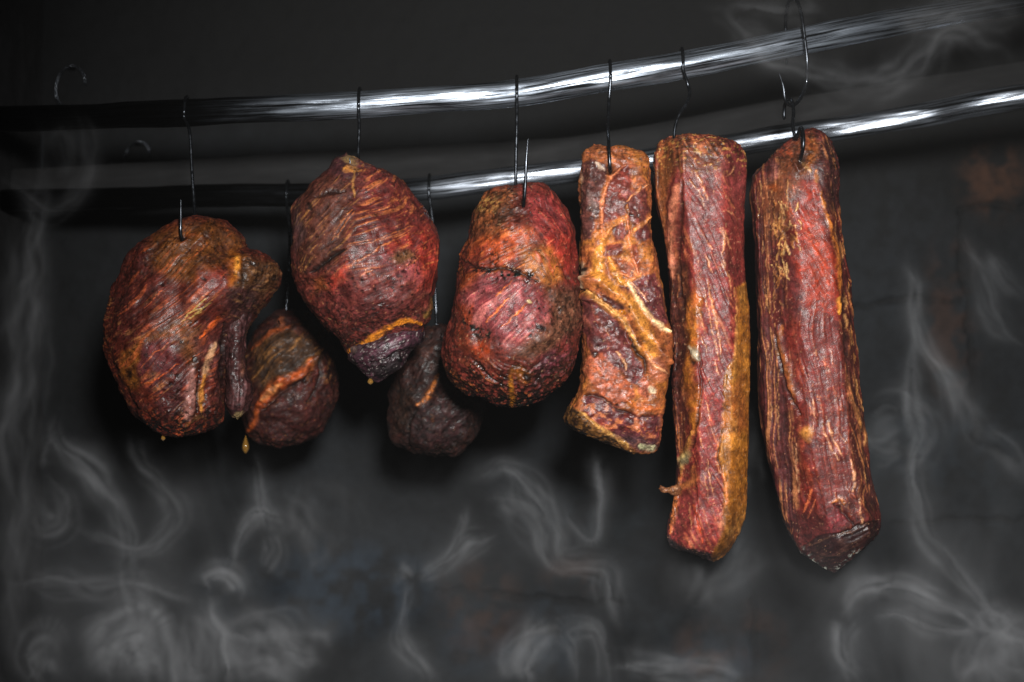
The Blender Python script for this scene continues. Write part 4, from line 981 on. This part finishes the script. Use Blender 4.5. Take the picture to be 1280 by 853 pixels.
# ------------------------------------------------------------------ hooks in the meat
pole_hook(c_up, R1, 234, [W(237, 165, .034), W(240, 215, .028), W(243, 262, .020), W(243, 285, .004), W(238, 304, -.028), W(230, 304, -.056), W(226, 292, -.066), W(226, 272, -.066), W(226, 250, -.066)],
          "long thin steel hook through the top of the leftmost ham")
pole_hook(c_up, R1, 450, [W(449, 160, .015), W(448, 185, .012), W(447, 205, .006), W(444, 214, -.01), W(439, 210, -.03), W(437, 198, -.034)],
          "dark steel hook in the top knob of the high ham beside the leftmost")
pole_hook(c_up, R1, 646, [W(646, 155, .006), W(645, 200, .004), W(645, 240, .0), W(648, 265, -.02), W(652, 270, -.05), W(655, 252, -.068), W(657, 225, -.072), W(658, 198, -.074), W(660, 174, -.075)],
          "steel hook with two shiny shanks in the centre ham")
pole_hook(c_up, R1, 762, [W(761, 130, .0), W(760, 160, -.015), W(761, 180, -.043), W(762, 200, -.049), W(763, 214, -.044), W(763, 222, -.02)],
          "straight dark hook entering the front of the bacon slab's top")
pole_hook(c_up, R1, 852, [W(860, 106, .004), W(862, 118, .0), W(857, 132, -.006), W(848, 146, -.01), W(843, 165, -.012), W(844, 190, -.012), W(846, 200, .01)],
          "curved dark hook in the upper left corner of the slab with the amber fat edge")
def ppx(c, px, dy, dz, dx=0): return at_pole(c, px) + np.array([dx, dy, dz])
pu = at_pole(c_up, 992)
tube("meat_hook", [W(983, 82, .075), W(983, 60, .072), W(982, 30, .066), W(984, 8, .05), W(990, -1, .033), W(997, 3, .012), W(1002, 20, .003), W(1006, 50, .0), W(1009, 78, .0), W(1008, 104, .006),
     W(1000, 124, .0), W(990, 132, -.006), W(982, 126, -.012), W(979, 108, -.014), W(974, 92, -.014)], RH * 1.1,
     "thick steel S-hook looped over the upper pole above the longest slab", GH)
tube("meat_hook", [W(980, 150, .022), W(981, 132, .018), W(986, 124, .004), W(990, 127, -.012), W(992, 140, -.022), W(991, 158, -.03), W(995, 172, -.034), W(1001, 160, -.042), W(1004, 168, -.052), W(1004, 184, -.054), W(1001, 198, -.044), W(998, 206, -.02)],
     RH * 1.1, "lower link hook bent into the tip of the longest slab", GH)
pole_hook(c_low, R2, 360, [W(362, 290, .25), W(361, 340, .25), W(358, 385, .25), W(357, 405, .245), W(352, 410, .22), W(348, 400, .20)],
          "dark hook from the lower pole holding the small dim ham")
pole_hook(c_low, R2, 537, [W(541, 280, .215), W(543, 340, .21), W(545, 385, .205), W(546, 412, .205), W(548, 428, .19), W(550, 430, .165), W(552, 416, .148)],
          "dark hook from the lower pole holding the shaded ham behind the centre ham")

# empty hooks on nails in the back wall
def wall_hook(px, py, w, h, lab_h, lab_n):
    a = W(px, py, YW)
    k = YW - .014
    s = (D + k) / D / 1000
    q = W(px, py, k)
    n = tube("wall_nail", [np.array([a[0], YW + .02, q[2]]), np.array([a[0], YW - .005, q[2] + .0005]), np.array([a[0], YW - .03, q[2] + .001])], .0022, lab_n, "nails in the back wall", taper=False, n=8, cat="nail")
    c = np.array([a[0], k, q[2] + .0045])
    pts = [c + np.array([x * w * s, y, z * h * s]) for x, y, z in [(.75, .006, -.9), (.72, .004, -.5), (.42, .002, -.12), (0, 0, 0), (-.42, -.003, -.14), (-.75, -.006, -.5), (-.95, -.006, -1.0), (-.9, -.004, -1.6), (-.5, -.002, -2.0), (0, 0, -2.3), (.3, -.004, -2.7), (0, -.008, -3.05), (-.5, -.01, -2.9)]]
    tube("empty_hook", pts, RH * .62, lab_h, "empty hooks on the back wall")
wall_hook(93, 86, 20, 26, "topmost empty hook glinting at the far left", "nail of the topmost empty hook at the far left")
wall_hook(176, 181, 18, 22, "empty hook glinting just above and left of the leftmost ham", "nail of the empty hook nearest the leftmost ham")
wall_hook(142, 207, 12, 22, "lowest empty hook, a short glint left of the leftmost ham's top", "nail of the lowest empty hook")

# ------------------------------------------------------------------ smoke: one drifting volume built from its streams
def smoke():
    T = []   # (polyline px with depth, radius px, density)
    def st(pts, y, r, d): T.append(([(p[0], p[1], y) for p in pts], r, d))
    # left column
    st([(8, 860), (12, 700), (6, 560), (18, 430), (30, 330), (44, 250), (46, 150)], .0, 14, .9)
    st([(34, 860), (30, 640), (44, 480), (48, 330), (45, 200)], .05, 10, .5)
    st([(0, 215), (25, 240), (60, 258), (92, 245), (106, 205), (104, 165), (90, 140)], .08, 10, .6)
    st([(60, 190), (75, 170), (84, 200), (78, 230)], .08, 9, .35)
    # lower left
    st([(80, 515), (76, 545), (92, 572), (120, 605), (140, 632), (156, 665), (160, 705), (166, 760)], .02, 9, 1.7)
    st([(78, 535), (62, 560), (56, 590)], .03, 8, .7)
    st([(30, 585), (32, 625), (42, 655), (58, 668), (78, 655), (76, 620), (64, 590)], .04, 14, 1.3)
    st([(70, 660), (110, 668), (150, 682), (180, 686), (208, 668), (222, 644), (212, 620), (192, 600), (172, 572), (160, 540)], .0, 9, 1.2)
    st([(316, 560), (326, 595), (336, 630), (342, 650), (328, 642), (310, 655), (296, 680), (286, 706), (284, 722)], -.02, 6, 1.8)
    st([(252, 742), (252, 720), (268, 712), (288, 720), (298, 740), (290, 758)], -.03, 7, 1.6)
    st([(252, 735), (262, 765), (276, 800), (280, 860)], -.03, 8, 1.5)
    st([(330, 720), (348, 690), (340, 665)], .05, 12, .5)
    st([(0, 722), (50, 728), (110, 742), (170, 738), (240, 750)], .03, 12, 1.1)
    st([(160, 700), (165, 760), (150, 800), (120, 850)], .04, 22, 1.0)
    st([(150, 860), (150, 820), (175, 790), (185, 820), (175, 860)], -.02, 26, 2.0)
    st([(40, 860), (36, 820), (60, 800), (80, 830)], .05, 20, 1.0)
    st([(240, 860), (236, 800), (225, 770)], .05, 20, .9)
    st([(270, 780), (330, 800), (400, 845)], .06, 26, .9)
    # middle
    st([(592, 632), (584, 660), (574, 688), (552, 708), (522, 722)], .02, 6, 1.2)
    st([(522, 722), (558, 704), (590, 682), (622, 668)], .02, 8, 1.2)
    st([(518, 722), (510, 750), (503, 785), (515, 815), (530, 835), (540, 860)], .02, 11, 1.2)
    st([(500, 700), (516, 722)], .02, 9, .9)
    st([(596, 610), (630, 582), (662, 610), (686, 660), (696, 700), (740, 706), (762, 715), (764, 760), (770, 790)], .06, 12, 1.1)
    st([(610, 620), (640, 630), (672, 668), (690, 700)], .05, 16, 1.1)
    st([(700, 628), (716, 655), (736, 672), (744, 650), (750, 560)], .04, 7, 1.0)
    st([(722, 860), (714, 815), (706, 790), (740, 785), (756, 815), (764, 860)], .0, 8, 1.2)
    st([(650, 860), (654, 830), (680, 800), (700, 790)], .03, 20, 1.2)
    st([(760, 820), (820, 830), (880, 838), (940, 852)], .03, 14, 1.2)
    st([(370, 600), (400, 660), (380, 720)], .08, 30, .35); st([(860, 760), (900, 700), (930, 660)], .08, 26, .4)
    # right
    st([(1136, 310), (1150, 360), (1148, 400), (1156, 428), (1174, 455), (1186, 490), (1192, 545)], -.02, 6, 1.0)
    st([(1148, 370), (1144, 420), (1140, 470), (1146, 540), (1148, 600), (1158, 650), (1190, 700), (1222, 740), (1250, 790), (1290, 840)], .0, 8, 1.2)
    st([(1152, 420), (1190, 460), (1205, 500), (1225, 540), (1260, 560), (1290, 610)], .04, 10, .7)
    st([(1200, 285), (1222, 340), (1250, 395), (1290, 440)], .05, 8, .7)
    st([(1235, 310), (1262, 350), (1290, 375)], .06, 7, .7)
    st([(1085, 505), (1120, 492), (1150, 510), (1160, 545), (1140, 580), (1120, 575)], .03, 14, .8)
    st([(1080, 545), (1130, 540)], .03, 18, .8)
    st([(1048, 780), (1066, 745), (1100, 734), (1150, 740), (1205, 762), (1245, 785)], -.03, 9, 1.5)
    st([(1092, 772), (1120, 764), (1170, 782), (1230, 790)], -.03, 8, 1.2)
    st([(1042, 775), (1046, 810), (1062, 835), (1075, 860)], -.03, 9, 1.3)
    st([(1075, 778), (1060, 800), (1062, 840)], -.03, 8, .9)
    st([(1225, 760), (1260, 810), (1290, 850)], .0, 24, 1.2)
    st([(1290, 760), (1250, 790), (1200, 860)], .0, 20, .9)
    st([(920, 620), (930, 560), (940, 500)], .1, 20, .25)
    # top right
    st([(870, 10), (930, 40), (980, 78), (1050, 105), (1120, 100), (1160, 72), (1190, 40), (1240, 60), (1290, 80)], -.02, 16, .7)
    st([(900, 15), (960, 5), (1040, 20)], .0, 16, .4); st([(1100, 10), (1180, 20), (1290, 10)], .0, 18, .5)
    V, Rr, Dn, Gr = [], [], [], []
    SY = .62                                   # streams are a little wider in depth than across
    rng = np.random.RandomState(4)
    for k, (pts, r, d) in enumerate(T):
        my = np.mean([q[1] for q in pts]); mx = np.mean([q[0] for q in pts])
        if my > 690: d *= 1.5 if mx < 350 else 1.25 if mx > 1000 else 1.0
        c0 = catmull(pts, 24)
        L_ = np.concatenate([[0], np.cumsum(np.hypot(*np.diff(c0[:, :2], axis=0).T))])
        n = max(12, int(L_[-1] / 2.6)); u = np.linspace(0, L_[-1], n)
        c = np.stack([np.interp(u, L_, c0[:, i]) for i in range(3)], 1)
        tx, ty = np.gradient(c[:, 0]), np.gradient(c[:, 1]); l = np.hypot(tx, ty) + 1e-9
        nx, ny = -ty / l, tx / l
        t = u / L_[-1]
        env = np.minimum(1, np.minimum(t, 1 - t) * 5 + .06)
        nf = int(4 + r / 1.5)
        for j in range(nf):                    # each stream is a loose bundle of fine threads
            a0 = rng.uniform(-1, 1) * (0 if j == 0 else 1)
            f1, f2, p1, p2 = rng.uniform(.004, .009), rng.uniform(.010, .020), rng.rand() * 6.28, rng.rand() * 6.28
            off = r * (a0 * (.4 + 1.3 * np.sin(np.pi * np.clip(t, 0, 1) * rng.uniform(.5, 1.2))) + .42 * np.sin(u * f1 * 6.28 + p1) + .16 * np.sin(u * f2 * 6.28 + p2))
            dy = (rng.uniform(-1, 1) * r * 1.2 + r * .8 * np.sin(u * f1 * 5 + p2)) / 1000
            lo, hi = sorted(rng.rand(2)); lo *= .35; hi = .65 + .35 * hi
            e = np.clip((t - lo) * 7, 0, 1) * np.clip((hi - t) * 7, 0, 1) if j else env
            fr = (rng.uniform(2.0, 3.6) + r * .09) / 1000
            dd = d * (.75 if j == 0 else rng.uniform(.12, .55)) * e * (.7 + .3 * np.sin(u * .03 + p1))
            for i in range(n):
                if dd[i] < .02: continue
                w = W(c[i, 0] + nx[i] * off[i], c[i, 1] + ny[i] * off[i], c[i, 2] + dy[i])
                V.append((w[0], w[1] * SY, w[2])); Rr.append(fr * (.8 + .5 * math.sin(u[i] * .02 + p2) ** 2)); Dn.append(dd[i]); Gr.append(j % 2)
    me = bpy.data.meshes.new("smoke"); me.from_pydata(V, [], []); me.update()
    for nm, dat in (("rad", Rr), ("den", Dn), ("grp", Gr)):
        a = me.attributes.new(nm, 'FLOAT', 'POINT'); a.data.foreach_set("value", np.array(dat, np.float32))
    o = bpy.data.objects.new("smoke", me); COL.objects.link(o)
    tag(o, "pale grey smoke curling up around the hanging meat", "smoke", kind="stuff")
    ng = bpy.data.node_groups.new("smoke_streams", 'GeometryNodeTree')
    ng.interface.new_socket("Geometry", in_out='INPUT', socket_type='NodeSocketGeometry'); ng.interface.new_socket("Geometry", in_out='OUTPUT', socket_type='NodeSocketGeometry')
    nd = ng.nodes.new; L = ng.links.new
    gi = nd('NodeGroupInput'); go = nd('NodeGroupOutput')
    pos = nd('GeometryNodeInputPosition')
    def math_(op, a, b=None, c=None):
        n = nd('ShaderNodeMath'); n.operation = op
        for i, v in enumerate((a, b, c)):
            if v is None: continue
            if isinstance(v, (int, float)): n.inputs[i].default_value = v
            else: L(v, n.inputs[i])
        return n.outputs[0]
    def vmath(op, a, b=None, scale=None):
        n = nd('ShaderNodeVectorMath'); n.operation = op
        for i, v in enumerate((a, b)):
            if v is None: continue
            if isinstance(v, tuple): n.inputs[i].default_value = v
            else: L(v, n.inputs[i])
        if scale is not None: n.inputs['Scale'].default_value = scale
        return n.outputs[0]
    def noise(vec, scale, detail, color=False):
        n = nd('ShaderNodeTexNoise'); n.inputs['Scale'].default_value = scale; n.inputs['Detail'].default_value = detail; L(vec, n.inputs['Vector'])
        return n.outputs['Color' if color else 'Factor' if 'Factor' in n.outputs else 0]
    p0 = pos.outputs[0]
    pf = vmath('MULTIPLY', p0, (1, .22, 1))
    w1 = vmath('SCALE', vmath('SUBTRACT', noise(pf, 7.0, 2.0, True), (.5, .5, .5)), scale=.034)
    w2 = vmath('SCALE', vmath('SUBTRACT', noise(pf, 26.0, 2.0, True), (.5, .5, .5)), scale=.010)
    pw = vmath('ADD', vmath('ADD', p0, w1), w2)
    ps = vmath('MULTIPLY', pw, (1, SY, 1))
    pts_all = nd('GeometryNodeMeshToPoints'); L(gi.outputs[0], pts_all.inputs[0])
    fil = noise(vmath('MULTIPLY', pw, (1, .3, .45)), 30.0, 3.0)
    fm = nd('ShaderNodeMapRange'); fm.inputs[1].default_value = .35; fm.inputs[2].default_value = .65; fm.inputs[3].default_value = .6; fm.inputs[4].default_value = 1.3; L(fil, fm.inputs[0])
    d1 = None
    for g in range(2):                         # two interleaved sets of threads, added up
        na = nd('GeometryNodeInputNamedAttribute'); na.data_type = 'FLOAT'; na.inputs['Name'].default_value = "grp"
        cmp_ = math_('COMPARE', na.outputs[0], float(g), .1)
        sep = nd('GeometryNodeSeparateGeometry'); sep.domain = 'POINT'; L(pts_all.outputs[0], sep.inputs[0]); L(cmp_, sep.inputs[1])
        P_ = sep.outputs[0]
        sn = nd('GeometryNodeSampleNearest'); L(P_, sn.inputs['Geometry']); L(ps, sn.inputs['Sample Position'])
        def samp(name):
            na = nd('GeometryNodeInputNamedAttribute'); na.data_type = 'FLOAT'; na.inputs['Name'].default_value = name
            q = nd('GeometryNodeSampleIndex'); q.data_type = 'FLOAT'; L(P_, q.inputs['Geometry']); L(na.outputs[0], q.inputs['Value']); L(sn.outputs[0], q.inputs['Index'])
            return q.outputs[0]
        sp = nd('GeometryNodeSampleIndex'); sp.data_type = 'FLOAT_VECTOR'; L(P_, sp.inputs['Geometry']); L(pos.outputs[0], sp.inputs['Value']); L(sn.outputs[0], sp.inputs['Index'])
        dist = nd('ShaderNodeVectorMath'); dist.operation = 'DISTANCE'; L(ps, dist.inputs[0]); L(sp.outputs[0], dist.inputs[1])
        q = math_('DIVIDE', dist.outputs['Value'], samp('rad')); q2 = math_('MULTIPLY', q, q)
        core = math_('POWER', 2.718, math_('MULTIPLY', q2, -1.0))
        halo = math_('MULTIPLY', math_('POWER', 2.718, math_('MULTIPLY', q2, -.08)), .17)
        dg = math_('MULTIPLY', math_('ADD', core, halo), samp('den'))
        d1 = dg if d1 is None else math_('ADD', d1, dg)
    d1 = math_('MULTIPLY', d1, fm.outputs[0])
    # thin drifting haze, thicker towards the bottom
    sx = nd('ShaderNodeSeparateXYZ'); L(p0, sx.inputs[0])
    low = nd('ShaderNodeMapRange'); low.interpolation_type = 'SMOOTHSTEP'; low.inputs[1].default_value = -.05; low.inputs[2].default_value = -.42; low.inputs[3].default_value = .0; low.inputs[4].default_value = .045; L(sx.outputs[2], low.inputs[0])
    cl = nd('ShaderNodeMapRange'); cl.inputs[1].default_value = .42; cl.inputs[2].default_value = .66; cl.inputs[3].default_value = .0; cl.inputs[4].default_value = 1.6
    nz = nd('ShaderNodeTexNoise'); nz.inputs['Scale'].default_value = 5.5; nz.inputs['Detail'].default_value = 5.0; nz.inputs['Roughness'].default_value = .55; nz.inputs['Distortion'].default_value = 1.6
    L(vmath('MULTIPLY', p0, (1, .6, .62)), nz.inputs['Vector']); L(nz.outputs[0], cl.inputs[0])
    ax_ = nd('ShaderNodeMapRange'); ax_.inputs[1].default_value = .08; ax_.inputs[2].default_value = .55; ax_.inputs[3].default_value = .55; ax_.inputs[4].default_value = 1.5; L(math_('ABSOLUTE', sx.outputs[0]), ax_.inputs[0])
    d2 = math_('MULTIPLY', math_('MULTIPLY', low.outputs[0], cl.outputs[0]), ax_.outputs[0])
    tot = math_('ADD', d1, d2)
    # fade at the sides of the box
    by = nd('ShaderNodeMapRange'); by.interpolation_type = 'SMOOTHSTEP'; by.inputs[1].default_value = .15; by.inputs[2].default_value = .20; by.inputs[3].default_value = 1; by.inputs[4].default_value = 0; L(sx.outputs[1], by.inputs[0])
    bf = nd('ShaderNodeMapRange'); bf.interpolation_type = 'SMOOTHSTEP'; bf.inputs[1].default_value = -.13; bf.inputs[2].default_value = -.09; bf.inputs[3].default_value = 0; bf.inputs[4].default_value = 1; L(sx.outputs[1], bf.inputs[0])
    tot = math_('MULTIPLY', math_('MULTIPLY', tot, by.outputs[0]), bf.outputs[0])
    tot = math_('MULTIPLY', tot, SMOKE)
    tot = math_('MAXIMUM', math_('SUBTRACT', tot, .02), 0.0)
    vc = nd('GeometryNodeVolumeCube'); L(tot, vc.inputs['Density'])
    vc.inputs['Min'].default_value = (-.745, -.13, -.50); vc.inputs['Max'].default_value = (.80, .20, .50)
    vc.inputs['Resolution X'].default_value = 760; vc.inputs['Resolution Y'].default_value = 66; vc.inputs['Resolution Z'].default_value = 490
    m = bpy.data.materials.new("smoke"); m.use_nodes = True; nt = m.node_tree; nt.nodes.clear()
    out = nt.nodes.new('ShaderNodeOutputMaterial'); pv = nt.nodes.new('ShaderNodeVolumePrincipled')
    pv.inputs['Color'].default_value = (.86, .88, .92, 1); pv.inputs['Density'].default_value = 1.0; pv.inputs['Anisotropy'].default_value = -.1
    nt.links.new(pv.outputs[0], out.inputs['Volume'])
    sm = nd('GeometryNodeSetMaterial'); sm.inputs['Material'].default_value = m
    L(vc.outputs[0], sm.inputs[0]); L(sm.outputs[0], go.inputs[0])
    me.materials.append(m)
    md = o.modifiers.new("smoke_streams", 'NODES'); md.node_group = ng
SMOKE = 8.0
smoke()

# ------------------------------------------------------------------ haze: the thin even smoke that hangs in the air everywhere
def haze():
    lo, hi = (XL - .06, -2.75, ZB - .06), (XR + .06, YW + .06, ZT + .06)
    v = [(x, y, z) for x in (lo[0], hi[0]) for y in (lo[1], hi[1]) for z in (lo[2], hi[2])]
    f = [(0, 1, 3, 2), (4, 6, 7, 5), (0, 4, 5, 1), (2, 3, 7, 6), (0, 2, 6, 4), (1, 5, 7, 3)]
    m = bpy.data.materials.new("haze"); m.use_nodes = True; nt = m.node_tree; nt.nodes.clear()
    out = nt.nodes.new('ShaderNodeOutputMaterial'); pv = nt.nodes.new('ShaderNodeVolumePrincipled')
    pv.inputs['Color'].default_value = (.9, .9, .9, 1); pv.inputs['Density'].default_value = HAZE
    nt.links.new(pv.outputs[0], out.inputs['Volume'])
    tag(mesh_obj("haze", v, f, m, smooth=False), kind="stuff")
HAZE = .0027
haze()
